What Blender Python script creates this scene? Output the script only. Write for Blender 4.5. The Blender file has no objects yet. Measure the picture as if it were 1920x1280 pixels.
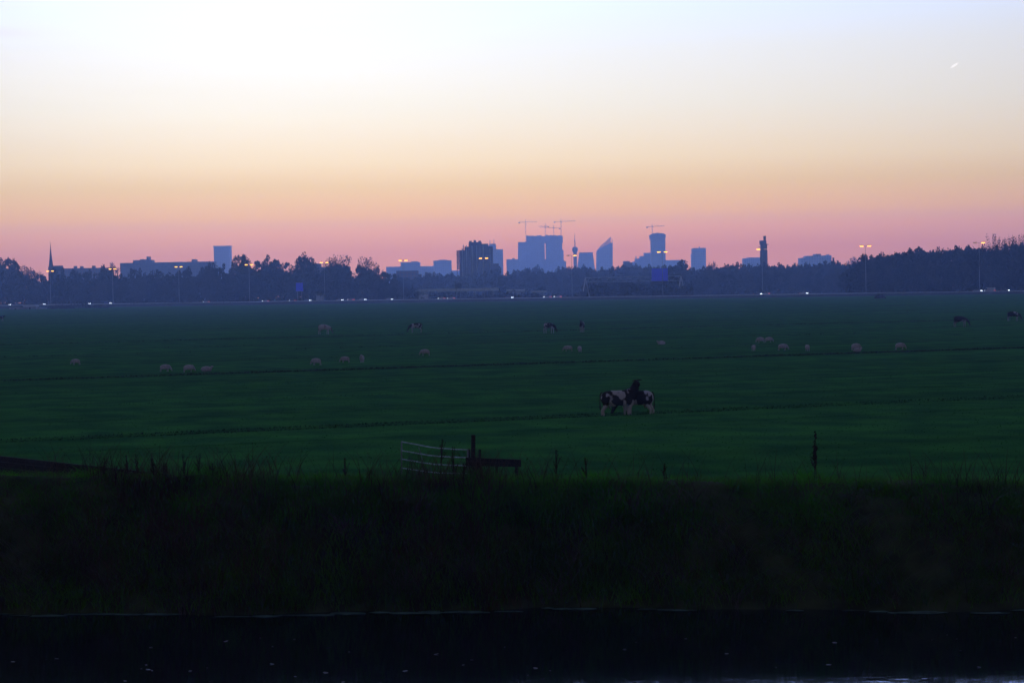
import bpy, bmesh, math, random
import numpy as np
from mathutils import Vector, Matrix

S = bpy.context.scene
COL = S.collection
random.seed(7)
RNG = np.random.default_rng(11)

# ------------------------------------------------------------------ camera
CAM_H = 6.7
FOC = 4000.0                      # focal length in pixels of the 1920 wide photograph
PITCH = math.atan(91 / FOC)
ROLL = 0.0175
F_ = Vector((0, math.cos(PITCH), -math.sin(PITCH)))
R0 = Vector((1, 0, 0)); U0 = Vector((0, math.sin(PITCH), math.cos(PITCH)))
R_ = math.cos(ROLL) * R0 - math.sin(ROLL) * U0
U_ = math.cos(ROLL) * U0 + math.sin(ROLL) * R0
cam = bpy.data.cameras.new("camera")
cam.sensor_width = 36; cam.lens = 36 * FOC / 1920
cam.clip_start = 0.5; cam.clip_end = 30000
co = bpy.data.objects.new("camera", cam); COL.objects.link(co)
M = Matrix((R_, U_, -F_)).transposed().to_4x4(); M.translation = Vector((0, 0, CAM_H))
co.matrix_world = M
S.camera = co

S.view_settings.view_transform = 'Standard'
S.view_settings.look = 'None'
S.view_settings.gamma = 1.0
S.view_settings.exposure = 0.0
S.view_settings.use_curve_mapping = False
S.cycles.max_bounces = 5
S.cycles.diffuse_bounces = 2
S.cycles.glossy_bounces = 2
S.cycles.volume_bounces = 1
S.cycles.sample_clamp_indirect = 3
S.cycles.use_denoising = True


def ray(px, py):
    return F_ * FOC + R_ * (px - 960) + U_ * (640 - py)


def P(px, py, Y):                 # world point seen at (px,py) at distance Y
    d = ray(px, py); return Vector((0, 0, CAM_H)) + d * (Y / d.y)


def G(px, py, z=0.0):             # where the ground plane z is seen at (px,py)
    d = ray(px, py); t = (z - CAM_H) / d.z; return Vector((0, 0, CAM_H)) + d * t


def XZ(px, py, Y):
    p = P(px, py, Y); return p.x, p.z


# ------------------------------------------------------------------ dusk sky
W = bpy.data.worlds.new("World"); S.world = W; W.use_nodes = True
nt = W.node_tree; nt.nodes.clear()
def wn(t, **k):
    n = nt.nodes.new(t)
    for a, b in k.items(): setattr(n, a, b)
    return n
def wm(op, a, b=None, c=None, clamp=False):
    n = nt.nodes.new('ShaderNodeMath'); n.operation = op; n.use_clamp = clamp
    for i, v in enumerate((a, b, c)):
        if v is None: continue
        if isinstance(v, (int, float)): n.inputs[i].default_value = v
        else: nt.links.new(v, n.inputs[i])
    return n.outputs[0]
# (sin(elevation) / 0.14, colour) of the western sky
LOWTAB = [(0, (1.235, 0.377, 0)), (0.14, (1.235, 0.377, 0)), (0.21, (1.504, 0.563, 0)), (0.264, (1.549, 0.737, 0)), (0.36, (1.348, 0.844, 0.157)), (0.44, (1.346, 0.996, 0.419)), (0.535, (1.275, 1.057, 0.637)), (0.62, (1.215, 1.097, 0.792)), (0.8, (1.143, 1.13, 1.02)), (0.97, (1.051, 1.19, 1.4))]
tc = wn('ShaderNodeTexCoord')
sep = wn('ShaderNodeSeparateXYZ'); nt.links.new(tc.outputs['Generated'], sep.inputs[0])
dx, dy, dz = sep.outputs
def ramp(fac, stops):
    r = wn('ShaderNodeValToRGB'); cr = r.color_ramp
    while len(cr.elements) < len(stops): cr.elements.new(0.5)
    for e, (p, c) in zip(cr.elements, stops):
        e.position = p; e.color = (*c, 1)
    nt.links.new(fac, r.inputs[0]); return r.outputs[0]
def mixc(f, a, b, bt='MIX'):
    m = wn('ShaderNodeMix', data_type='RGBA', blend_type=bt)
    for s, v in ((m.inputs[0], f), (m.inputs[6], a), (m.inputs[7], b)):
        if isinstance(v, (int, float)): s.default_value = v
        elif isinstance(v, tuple): s.default_value = (*v, 1)
        else: nt.links.new(v, s)
    return m.outputs[2]
# thin streaks of high cloud, low in the west
mp = wn('ShaderNodeMapping'); mp.inputs['Scale'].default_value = (6, 6, 90)
mp.inputs['Rotation'].default_value = (0, 0.0, 0)
nt.links.new(tc.outputs['Generated'], mp.inputs[0])
no = wn('ShaderNodeTexNoise'); no.inputs['Scale'].default_value = 1.4; no.inputs['Detail'].default_value = 5
nt.links.new(mp.outputs[0], no.inputs['Vector'])
# elevation ramps; colours are stored divided by SC and scaled back up by the background strength
SC = 4.0
def sc(st): return [(p, tuple(max(0, v) / SC for v in c)) for p, c in st]
e_low = wm('DIVIDE', dz, 0.14, clamp=True)
SKY_LOW = [(y_, c) for y_, c in LOWTAB]
low = ramp(e_low, sc(SKY_LOW))
SKY_HIGH = [(0.0, LOWTAB[-1][1]), (0.06, (2.7, 3.9, 8.0)), (0.16, (2.1, 3.2, 7.6)), (0.28, (0.28, 0.42, 0.9)), (0.5, (0.07, 0.11, 0.22)), (1.0, (0.05, 0.075, 0.15))]  # overbright blue arch above the view, added to light the haze
e_high = wm('DIVIDE', wm('SUBTRACT', dz, 0.14), 0.86, clamp=True)
high = ramp(e_high, sc(SKY_HIGH))
west = mixc(wm('GREATER_THAN', dz, 0.14), low, high)
st = wm('MULTIPLY', wm('SUBTRACT', no.outputs['Fac'], 0.47), 5.0, clamp=True)
msk = wm('MULTIPLY', wm('MULTIPLY', wm('SUBTRACT', dz, 0.103), 60.0, clamp=True), wm('MULTIPLY', wm('ADD', wm('MULTIPLY', dx, -1.0), 0.02), 7.0, clamp=True))
west = mixc(wm('MULTIPLY', wm('MULTIPLY', st, msk), 0.6), west, (1.02 / SC, 0.96 / SC, 1.06 / SC))
east = ramp(wm('MAXIMUM', dz, 0.0), sc([(0.0, (0.12, 0.11, 0.14)), (0.12, (0.16, 0.13, 0.18)), (0.3, (0.09, 0.10, 0.15)), (1.0, (0.05, 0.075, 0.15))]))
# azimuth weight: brightest towards the set sun, a little left of the view
az = wm('ADD', wm('MULTIPLY', dx, -0.03), wm('MULTIPLY', dy, 0.9995))
wgt = wm('MULTIPLY', wm('POWER', wm('MULTIPLY', wm('ADD', az, 1.0, clamp=False), 0.5, clamp=True), 5.0), wm('ADD', 0.45, wm('MULTIPLY', wm('POWER', wm('MAXIMUM', az, 0.0), 8.0), 0.55)))
base = mixc(wgt, east, west)
# glow hot spot high on the left
gd = Vector((-0.14, 0.975, 0.19)).normalized()
dot = wn('ShaderNodeVectorMath', operation='DOT_PRODUCT'); nt.links.new(tc.outputs['Generated'], dot.inputs[0]); dot.inputs[1].default_value = gd
glow = wm('POWER', wm('MAXIMUM', dot.outputs['Value'], 0.0), 90.0)
cl = wm('MULTIPLY', wm('SUBTRACT', no.outputs['Fac'], 0.5), 0.5)
glow = wm('MULTIPLY', glow, wm('ADD', cl, 1.0))
gm = wn('ShaderNodeMix', data_type='RGBA', blend_type='ADD'); gm.inputs[0].default_value = 1
gs = wn('ShaderNodeVectorMath', operation='SCALE'); gs.inputs[0].default_value = (0.27 / SC, 0.25 / SC, 0.22 / SC); nt.links.new(glow, gs.inputs['Scale'])
nt.links.new(base, gm.inputs[6]); nt.links.new(gs.outputs[0], gm.inputs[7])
# short contrail low over the right side
ca = ray(1782, 128).normalized(); cb = ray(1797, 118).normalized()
cm = (ca + cb) / 2; cdir = (cb - ca).normalized(); cperp = cm.cross(cdir).normalized()
def ddot(v, off):
    n = wn('ShaderNodeVectorMath', operation='DOT_PRODUCT'); nt.links.new(tc.outputs['Generated'], n.inputs[0]); n.inputs[1].default_value = v
    return wm('SUBTRACT', n.outputs['Value'], off)
a1 = wm('DIVIDE', ddot(cdir, cm.dot(cdir)), 0.0024); b1 = wm('DIVIDE', ddot(cperp, cm.dot(cperp)), 0.0006)
cf = wm('SUBTRACT', 1.0, wm('ADD', wm('MULTIPLY', a1, a1), wm('MULTIPLY', b1, b1)), clamp=True)
fin = mixc(wm('MULTIPLY', cf, wm('GREATER_THAN', dy, 0.0)), gm.outputs[2], (1.36 / SC, 1.27 / SC, 1.12 / SC))
bg = wn('ShaderNodeBackground'); bg.inputs[1].default_value = SC
nt.links.new(fin, bg.inputs[0])
wo = wn('ShaderNodeOutputWorld'); nt.links.new(bg.outputs[0], wo.inputs[0])
W.cycles.sampling_method = 'MANUAL'; W.cycles.sample_map_resolution = 1024

# ------------------------------------------------------------------ helpers
def mat(name, col, rough=0.85, var=0.0, scale=4.0, stretch=(1, 1, 1), col2=None, emit=None, es=0, bump=0.0, metal=0.0, spec=0.3, detail=4, lo=.35, hi=.65, coord='Object'):
    m = bpy.data.materials.new(name); m.use_nodes = True
    n = m.node_tree.nodes; l = m.node_tree.links; b = n['Principled BSDF']
    b.inputs['Base Color'].default_value = (*col, 1); b.inputs['Roughness'].default_value = rough
    b.inputs['Metallic'].default_value = metal; b.inputs['Specular IOR Level'].default_value = spec
    if emit:
        b.inputs['Emission Color'].default_value = (*emit, 1); b.inputs['Emission Strength'].default_value = es
        m.cycles.emission_sampling = 'NONE'
    if var or col2:
        t = n.new('ShaderNodeTexCoord'); mpn = n.new('ShaderNodeMapping'); mpn.inputs['Scale'].default_value = stretch
        l.new(t.outputs[coord], mpn.inputs[0])
        nz = n.new('ShaderNodeTexNoise'); nz.inputs['Scale'].default_value = scale; nz.inputs['Detail'].default_value = detail
        l.new(mpn.outputs[0], nz.inputs['Vector'])
        cr = n.new('ShaderNodeValToRGB'); c2 = col2 or tuple(c * (1 - var) for c in col)
        cr.color_ramp.elements[0].position = lo; cr.color_ramp.elements[1].position = hi
        cr.color_ramp.elements[0].color = (*c2, 1); cr.color_ramp.elements[1].color = (*(tuple(min(1, c * (1 + var)) for c in col)), 1)
        l.new(nz.outputs['Fac'], cr.inputs[0]); l.new(cr.outputs[0], b.inputs['Base Color'])
        if bump:
            bp = n.new('ShaderNodeBump'); bp.inputs['Strength'].default_value = bump; bp.inputs['Distance'].default_value = .1
            l.new(nz.outputs['Fac'], bp.inputs['Height']); l.new(bp.outputs[0], b.inputs['Normal'])
    return m


def link(o, parent=None):
    COL.objects.link(o)
    if parent: o.parent = parent
    return o


def tag(o, label=None, cat=None, group=None, kind=None):
    if label: o['label'] = label
    if cat: o['category'] = cat
    if group: o['group'] = group
    if kind: o['kind'] = kind
    return o


def empty(name, loc, rz=0, sc=1, **k):
    o = bpy.data.objects.new(name, None); o.location = loc; o.rotation_euler = (0, 0, rz)
    o.scale = (sc, sc, sc) if isinstance(sc, (int, float)) else sc
    COL.objects.link(o); tag(o, **k); return o


def nmesh(name, V, Q, m=None):
    """fast mesh from numpy verts and faces of one size"""
    me = bpy.data.meshes.new(name); V = np.asarray(V, dtype=np.float32); Q = np.asarray(Q, dtype=np.int32)
    nf, k = Q.shape
    me.vertices.add(len(V)); me.vertices.foreach_set('co', V.ravel())
    me.loops.add(nf * k); me.loops.foreach_set('vertex_index', Q.ravel())
    me.polygons.add(nf); me.polygons.foreach_set('loop_start', np.arange(nf, dtype=np.int32) * k)
    me.update(calc_edges=True); me.validate()
    if m: me.materials.append(m)
    return me


def box(bm, x0, x1, y0, y1, z0, z1, taper=0.0):
    t = taper
    v = [bm.verts.new(c) for c in ((x0, y0, z0), (x1, y0, z0), (x1, y1, z0), (x0, y1, z0),
                                   (x0 + t, y0 + t, z1), (x1 - t, y0 + t, z1), (x1 - t, y1 - t, z1), (x0 + t, y1 - t, z1))]
    for f in ((3, 2, 1, 0), (4, 5, 6, 7), (0, 1, 5, 4), (1, 2, 6, 5), (2, 3, 7, 6), (3, 0, 4, 7)):
        bm.faces.new([v[i] for i in f])


def tube(bm, a, b, r0, r1=None, n=8):
    a = Vector(a); b = Vector(b); r1 = r0 if r1 is None else r1
    d = (b - a).normalized(); u = d.orthogonal().normalized(); w = d.cross(u)
    A = []; B = []
    for i in range(n):
        t = 2 * math.pi * i / n; c = u * math.cos(t) + w * math.sin(t)
        A.append(bm.verts.new(a + c * r0)); B.append(bm.verts.new(b + c * r1))
    for i in range(n):
        j = (i + 1) % n; bm.faces.new((A[i], A[j], B[j], B[i]))
    bm.faces.new(A[::-1]); bm.faces.new(B)


def prism(bm, pts, y0, y1):
    """outline pts (x,z) with thickness along y"""
    A = [bm.verts.new((x, y0, z)) for x, z in pts]; B = [bm.verts.new((x, y1, z)) for x, z in pts]
    bm.faces.new(A); bm.faces.new(B[::-1]); n = len(pts)
    for i in range(n):
        j = (i + 1) % n; bm.faces.new((A[j], A[i], B[i], B[j]))


def obj(name, bm, m, parent=None, bevel=0, smooth=False, loc=None, **k):
    me = bpy.data.meshes.new(name)
    if bevel:
        bmesh.ops.bevel(bm, geom=bm.edges[:], offset=bevel, segments=2, affect='EDGES', clamp_overlap=True)
    bmesh.ops.recalc_face_normals(bm, faces=bm.faces[:])
    bm.to_mesh(me); bm.free(); me.materials.append(m)
    if smooth:
        for p in me.polygons: p.use_smooth = True
    o = bpy.data.objects.new(name, me)
    if loc is not None: o.location = loc
    link(o, parent); tag(o, **k); return o


def B(): return bmesh.new()


def lin(x, pts):
    for (a, b), (c, d) in zip(pts, pts[1:]):
        if x <= c: return b + (d - b) * max(0, (x - a)) / (c - a)
    return pts[-1][1]


def dup(root, loc, rz=0, sc=1, label=None, group=None):
    r = root.copy(); COL.objects.link(r); r.location = loc; r.rotation_euler = (0, 0, rz)
    r.scale = (sc, sc, sc) if isinstance(sc, (int, float)) else sc
    if label: r['label'] = label
    if group: r['group'] = group
    for ch in list(root.children):
        c = ch.copy(); COL.objects.link(c); c.parent = r
        for g in ch.children:
            d = g.copy(); COL.objects.link(d); d.parent = c
    return r


ORD = ['first', 'second', 'third', 'fourth', 'fifth', 'sixth', 'seventh', 'eighth', 'ninth', 'tenth', 'eleventh', 'twelfth']

# ------------------------------------------------------------------ motorway frame
LA = math.atan2(4000, 5293)                      # direction of the motorway
LDIR = Vector((math.cos(LA), -math.sin(LA), 0)); LNOR = Vector((math.sin(LA), math.cos(LA), 0))
L0 = Vector((0, 1250, 0))
def road_z(s): return 3.35 - 0.0012 * s
def road_pt(px, w=0.0, dz=0.0):
    """point of the motorway (w metres beyond its middle) on the vertical plane through pixel column px"""
    d = ray(px, 560); q = L0 + LNOR * w
    # solve q + s*LDIR = t*(d.x,d.y)
    det = LDIR.x * (-d.y) - LDIR.y * (-d.x)
    s = (-q.x * (-d.y) - (-q.y) * (-d.x)) / det
    p = q + LDIR * s; p.z = road_z(s) + dz; return p, s

# ------------------------------------------------------------------ materials
m_field = mat('grass_field', (0.044, 0.172, 0.030), .95, col2=(0.024, 0.108, 0.026), scale=.42, detail=9, stretch=(.8, .6, 1), lo=.38, hi=.62, bump=.6, spec=0)
_n = m_field.node_tree.nodes; _l = m_field.node_tree.links
_tc = [x for x in _n if x.type == 'TEX_COORD'][0]; _b = _n['Principled BSDF']
_big = _n.new('ShaderNodeTexNoise'); _big.inputs['Scale'].default_value = .10; _big.inputs['Detail'].default_value = 6
_mp2 = _n.new('ShaderNodeMapping'); _mp2.inputs['Scale'].default_value = (.12, 1.6, 1); _l.new(_tc.outputs['Object'], _mp2.inputs[0]); _l.new(_mp2.outputs[0], _big.inputs['Vector'])
_mr = _n.new('ShaderNodeMapRange'); _mr.inputs[1].default_value = .3; _mr.inputs[2].default_value = .7; _mr.inputs[3].default_value = .70; _mr.inputs[4].default_value = 1.27
_l.new(_big.outputs['Fac'], _mr.inputs[0])
_mx = _n.new('ShaderNodeVectorMath'); _mx.operation = 'SCALE'; _cr = [x for x in _n if x.type == 'VALTORGB'][0]
_l.new(_cr.outputs[0], _mx.inputs[0]); _l.new(_mr.outputs[0], _mx.inputs['Scale']); _l.new(_mx.outputs[0], _b.inputs['Base Color'])
m_bank = mat('bank_soil', (0.045, 0.050, 0.018), .95, var=.4, scale=1.5, bump=.5, spec=.1)
m_rough = mat('rough_grass', (0.095, 0.230, 0.024), .95, col2=(0.045, 0.080, 0.018), scale=.55, spec=.1)
m_rim = mat('rim_grass', (0.065, 0.310, 0.008), .95, col2=(0.030, 0.150, 0.010), scale=1.2, spec=.1)
def translucent(m, k):
    n = m.node_tree.nodes; l = m.node_tree.links; b = n['Principled BSDF']; o = [x for x in n if x.type == 'OUTPUT_MATERIAL'][0]
    t = n.new('ShaderNodeBsdfTranslucent'); c = [x for x in n if x.type == 'VALTORGB'][0]; mx = n.new('ShaderNodeMixShader'); mx.inputs[0].default_value = k
    l.new(c.outputs[0], t.inputs[0]); l.new(b.outputs[0], mx.inputs[1]); l.new(t.outputs[0], mx.inputs[2]); l.new(mx.outputs[0], o.inputs[0])
translucent(m_rim, .5); translucent(m_rough, .45)
m_dry = mat('dry_stems', (0.105, 0.062, 0.040), .95, col2=(0.035, 0.025, 0.020), scale=.6, spec=.1)
m_dock = mat('dock_seed', (0.040, 0.016, 0.014), .95, var=.4, scale=8, spec=.1)
m_ditch = mat('ditch_rush', (0.026, 0.046, 0.018), .95, var=.3, scale=.2, spec=.1)
m_duck = mat('duckweed', (0.07, 0.12, 0.095), .7, var=.5, scale=3, spec=.2)
m_leaf = mat('foliage', (0.034, 0.034, 0.022), .95, col2=(0.018, 0.020, 0.014), scale=.35, spec=.05)
m_leaf2 = mat('foliage_autumn', (0.060, 0.048, 0.032), .95, col2=(0.030, 0.030, 0.020), scale=.35, spec=.05)
m_bark = mat('bark', (0.045, 0.035, 0.03), .95, var=.3, scale=2, spec=.05)
m_wood = mat('weathered_wood', (0.035, 0.024, 0.024), .9, var=.35, scale=6, stretch=(1, 1, 6), spec=.1)
m_steel = mat('galvanised_steel', (0.55, 0.56, 0.60), .42, var=.1, scale=3, metal=.75)
m_conc = mat('concrete', (0.30, 0.29, 0.28), .85, var=.2, scale=.4)
m_brick = mat('brick_wall', (0.14, 0.085, 0.07), .9, var=.25, scale=1.5, bump=.2)
m_brown = mat('dark_brick', (0.10, 0.07, 0.06), .9, var=.25, scale=.4)
m_slate = mat('slate_roof', (0.05, 0.05, 0.06), .7, var=.2, scale=1)
m_asph = mat('asphalt', (0.06, 0.06, 0.065), .8, var=.2, scale=1.5)
m_mark = mat('road_paint', (0.7, 0.7, 0.7), .6, var=.1, scale=2)
m_pole = mat('lamp_pole_steel', (0.22, 0.22, 0.23), .6, var=.1, scale=1)
m_na = mat('sodium_lamp', (1, .6, .2), .5, emit=(1.0, 0.46, 0.06), es=4.2)
m_na_off = mat('lamp_glass_dim', (.5, .45, .4), .4, emit=(1.0, 0.5, 0.15), es=.25)
m_head = mat('headlight_lit', (1, 1, 1), .4, emit=(.82, .9, 1), es=7)
m_tail = mat('tail_light_lit', (1, .1, .05), .4, emit=(1, .12, .04), es=2.5)
m_blue = mat('blue_sign_face', (0.010, 0.03, 0.60), .5, var=.12, scale=1.2, emit=(.03, .03, .5), es=.22)  # faint blue emission added to brighten the face in weak light
m_blk = mat('black_panel', (0.012, 0.012, 0.014), .6, var=.2, scale=2)
m_tyre = mat('tyre_rubber', (0.02, 0.02, 0.02), .9, var=.2, scale=9)
m_glass = mat('car_glass', (0.02, 0.025, 0.03), .08, spec=.6)
m_hoof = mat('hoof', (0.02, 0.018, 0.016), .7, var=.2, scale=9)
PAINT = {k: mat('car_paint_' + k, c, .3, var=.04, scale=1, spec=.5) for k, c in
         dict(white=(.75, .75, .75), silver=(.45, .46, .48), red=(.3, .02, .02), dark=(.03, .03, .035), blue=(.03, .05, .2)).items()}


def facade(name, col, fl=3.5, bay=4.0, win=(0.05, 0.07, 0.11)):
    """wall with rows of windows, a procedural brick pattern in the material"""
    m = bpy.data.materials.new(name); m.use_nodes = True
    n = m.node_tree.nodes; l = m.node_tree.links; b = n['Principled BSDF']; b.inputs['Roughness'].default_value = .7
    t = n.new('ShaderNodeTexCoord'); s = n.new('ShaderNodeSeparateXYZ'); l.new(t.outputs['Object'], s.inputs[0])
    ad = n.new('ShaderNodeMath'); ad.operation = 'ADD'; l.new(s.outputs[0], ad.inputs[0]); l.new(s.outputs[1], ad.inputs[1])
    c = n.new('ShaderNodeCombineXYZ'); l.new(ad.outputs[0], c.inputs[0]); l.new(s.outputs[2], c.inputs[1])
    br = n.new('ShaderNodeTexBrick'); br.offset = 0; br.inputs['Scale'].default_value = 1
    br.inputs['Brick Width'].default_value = bay; br.inputs['Row Height'].default_value = fl; br.inputs['Mortar Size'].default_value = fl * .26
    br.inputs['Color1'].default_value = (*win, 1); br.inputs['Color2'].default_value = (*(w * 1.6 for w in win), 1); br.inputs['Mortar'].default_value = (*col, 1)
    l.new(c.outputs[0], br.inputs['Vector']); l.new(br.outputs['Color'], b.inputs['Base Color']); return m


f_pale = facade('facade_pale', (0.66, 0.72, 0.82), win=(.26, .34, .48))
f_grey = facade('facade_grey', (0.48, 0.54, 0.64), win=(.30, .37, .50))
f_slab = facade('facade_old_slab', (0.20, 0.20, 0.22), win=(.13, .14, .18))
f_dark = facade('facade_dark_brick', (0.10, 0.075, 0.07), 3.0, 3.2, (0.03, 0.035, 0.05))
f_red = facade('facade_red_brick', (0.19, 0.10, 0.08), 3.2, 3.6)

# ------------------------------------------------------------------ ground
DA = math.radians(24)                            # direction of the ditches
UD = np.array((math.cos(DA), math.sin(DA))); VD = np.array((-math.sin(DA), math.cos(DA)))
def vcoord(x, y): return x * VD[0] + y * VD[1]
DITCH_Y = [(960, 785, .9), (960, 683, .95), (960, 730, .35), (960, 643, .45), (960, 622, .55), (960, 604, .5), (960, 594, .4), (960, 660, .3), (960, 808, .35), (960, 757, .3), (960, 705, .35), (960, 634, .35), (960, 612, .4), (960, 588, .4)]
DITCH = []
for px, py, w in DITCH_Y:
    p = G(px, py); DITCH.append((vcoord(p.x, p.y), w))
ROADTOE = 1250 / math.sqrt(1)  # distance at which the field meets the embankment
def bank_n(x, y): return y + .08 * x
def field_z(x, y):
    nrm = x * LNOR.x + (y - 1250) * LNOR.y + 0.0   # distance to the motorway axis (negative = our side)
    r = np.clip((nrm + 620) / 560, 0, 1); z = 1.9 * r * r * (3 - 2 * r)
    v = x * VD[0] + y * VD[1]
    for dv, w in DITCH:
        t = np.abs(v - dv) / (w * .9); z = z - np.where(t < 1, .35 * (1 - t * t), 0)
    k = bank_n(x, y)
    return np.where(k < 66, -3.2, z)
def axis_vals(lo, hi, fine_lo, fine_hi, step, grow=1.12):
    a = list(np.arange(fine_lo, fine_hi, step)); s = step; x = fine_lo
    while x > lo: s *= grow; x -= s; a.insert(0, x)
    s = step; x = a[-1]
    while x < hi: s *= grow; x += s; a.append(x)
    return a
us = axis_vals(-5200, 5200, -60, 140, 2.5, 1.10)
vs = axis_vals(-2600, 6800, 40, 260, 1.6, 1.05)
for dv, w in DITCH:
    vs += [dv + w * q for q in (-1.0, -.9, -.5, 0, .5, .9, 1.0)]
vs = sorted(vs)
UU, VV = np.meshgrid(us, vs)
X = UU * UD[0] + VV * VD[0]; Yy = UU * UD[1] + VV * VD[1]
Z = field_z(X, Yy)
nu, nv = len(us), len(vs)
idx = np.arange(nu * nv).reshape(nv, nu)
Q = np.stack([idx[:-1, :-1], idx[:-1, 1:], idx[1:, 1:], idx[1:, :-1]], -1).reshape(-1, 4)
c_ = np.stack([X, Yy], -1).reshape(-1, 2)[Q].mean(1)
keep = (c_[:, 1] > -150) & (c_[:, 1] < 5250) & (np.abs(c_[:, 0]) < 3000)
# the mesh is stored in the rotated frame so that the grass texture runs along the ditches
Vf = np.stack([UU, VV, Z], -1).reshape(-1, 3)
o = bpy.data.objects.new('field', nmesh('field', Vf, Q[keep], m_field)); o.rotation_euler = (0, 0, DA); link(o); tag(o, kind='structure')

def wig(x, n): return (.35 * np.sin(.35 * x + 1) + .18 * np.sin(1.1 * x) + .08 * np.sin(2.7 * x)) * np.interp(n, [49, 51.5, 54, 56.3], [0, 1, 1, 0])
prof = [(-90, 4.9), (-8, 5.0), (6, 4.4), (17, -.6), (20, -2.0), (50, -2.3), (52.3, -1.6), (53.0, -1.17), (53.7, -.75), (54.5, -.1), (55.4, .65), (56.3, 1.15), (57.2, 1.47), (58.5, 1.38), (61.5, .85), (66, .25), (70, .02), (74, -.5), (80, -1.5)]
xs = axis_vals(-700, 700, -30, 30, .6, 1.12)
nn = []
for (a, _), (b, _) in zip(prof, prof[1:]):
    k = 4 if a >= 50 and a < 68 else 2
    nn += [a + (b - a) * i / k for i in range(k)]
nn.append(prof[-1][0])
NN, XX = np.meshgrid(nn, xs)
ZZ = np.interp(NN, [p[0] for p in prof], [p[1] for p in prof])
ZZ = np.where(ZZ > 0, ZZ * (1.03 - .0125 * np.clip(XX, -20, 20)), ZZ)
bump_ = .26 * np.sin(XX * .23 + 2) * np.sin(XX * .09 + NN * .2) + .14 * np.sin(XX * .7 + 1) * np.sin(XX * .31 + NN * .4) + .10 * np.sin(XX * 1.9 + NN * 1.3) + .05 * RNG.standard_normal(XX.shape)
bump_ = np.maximum(bump_, -.06)
ZZ = ZZ + bump_ * ((NN > 53.2) & (NN < 63)) + .3 * bump_ * ((NN > 52) & (NN <= 53.2))
Vb = np.stack([XX, NN - .08 * XX + wig(XX, NN), ZZ], -1).reshape(-1, 3)
a_, b_ = XX.shape; idx = np.arange(a_ * b_).reshape(a_, b_)
Qb = np.stack([idx[:-1, :-1], idx[1:, :-1], idx[1:, 1:], idx[:-1, 1:]], -1).reshape(-1, 4)
o = bpy.data.objects.new('canal_bank', nmesh('canal_bank', Vb, Qb, m_bank)); link(o); tag(o, kind='structure')
for p in o.data.polygons: p.use_smooth = True
def bank_z(x, n):
    z = np.interp(n, [p[0] for p in prof], [p[1] for p in prof]); return np.where(z > 0, z * (1.03 - .0125 * np.clip(x, -20, 20)), z)

# water
m_water = bpy.data.materials.new('canal_water'); m_water.use_nodes = True
n = m_water.node_tree.nodes; l = m_water.node_tree.links; b = n['Principled BSDF']
b.inputs['Base Color'].default_value = (0.006, 0.008, 0.010, 1); b.inputs['Roughness'].default_value = .04; b.inputs['IOR'].default_value = 1.33
t = n.new('ShaderNodeTexCoord'); mpn = n.new('ShaderNodeMapping'); mpn.inputs['Scale'].default_value = (1.0, 1.6, 1); l.new(t.outputs['Object'], mpn.inputs[0])
nz = n.new('ShaderNodeTexNoise'); nz.inputs['Scale'].default_value = 2.2; nz.inputs['Detail'].default_value = 4; l.new(mpn.outputs[0], nz.inputs['Vector'])
bp = n.new('ShaderNodeBump'); bp.inputs['Strength'].default_value = .05; bp.inputs['Distance'].default_value = .05; l.new(nz.outputs['Fac'], bp.inputs['Height']); l.new(bp.outputs[0], b.inputs['Normal'])
bm = B(); vv = [bm.verts.new(c) for c in ((-700, 11 + 56, -1.2), (-700, 56 + 56, -1.2), (700, 56 - 56, -1.2), (700, 11 - 56, -1.2))]; bm.faces.new(vv[::-1])
tag(obj('canal_water', bm, m_water), kind='structure')

# ------------------------------------------------------------------ blades of grass and weeds
def blades(name, pts, h, w, lean, m, segs=2, **k):
    """pts (N,3) bases, h (N) heights, w (N) widths; curved tapering blades"""
    N = len(pts); th = RNG.uniform(0, 2 * np.pi, N); ld = RNG.uniform(0, 2 * np.pi, N)
    wx, wy = np.cos(th), np.sin(th); lx, ly = np.cos(ld) * lean * h, np.sin(ld) * lean * h
    rows = []
    for i in range(segs + 1):
        t = i / segs; ww = w * (1 - t * .9) * .5
        cx = pts[:, 0] + lx * t * t; cy = pts[:, 1] + ly * t * t; cz = pts[:, 2] - .03 + h * (t - .25 * lean * t * t)
        rows.append(np.stack([cx - wx * ww, cy - wy * ww, cz], -1)); rows.append(np.stack([cx + wx * ww, cy + wy * ww, cz], -1))
    V = np.stack(rows, 1).reshape(-1, 3); R = 2 * (segs + 1)
    base = np.arange(N)[:, None] * R
    Q = np.concatenate([np.concatenate([base + 2 * i, base + 2 * i + 1, base + 2 * i + 3, base + 2 * i + 2], 1) for i in range(segs)])
    o = bpy.data.objects.new(name, nmesh(name, V, Q, m)); link(o); tag(o, **k); return o


def scatter(N, x0, x1, n0, n1, clump=0, pw=1.0):
    x = RNG.uniform(x0, x1, N); nn_ = n0 + (n1 - n0) * RNG.uniform(0, 1, N) ** pw
    if clump:
        cx = RNG.uniform(x0, x1, N // clump); cn = n0 + (n1 - n0) * RNG.uniform(0, 1, N // clump) ** pw
        i = RNG.integers(0, len(cx), N); x = cx[i] + RNG.normal(0, .16, N); nn_ = np.clip(cn[i] + RNG.normal(0, .16, N), n0 - .2, n1 + .2)
    return np.stack([x, nn_ - .08 * x + wig(x, nn_), bank_z(x, nn_)], -1), nn_

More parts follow.
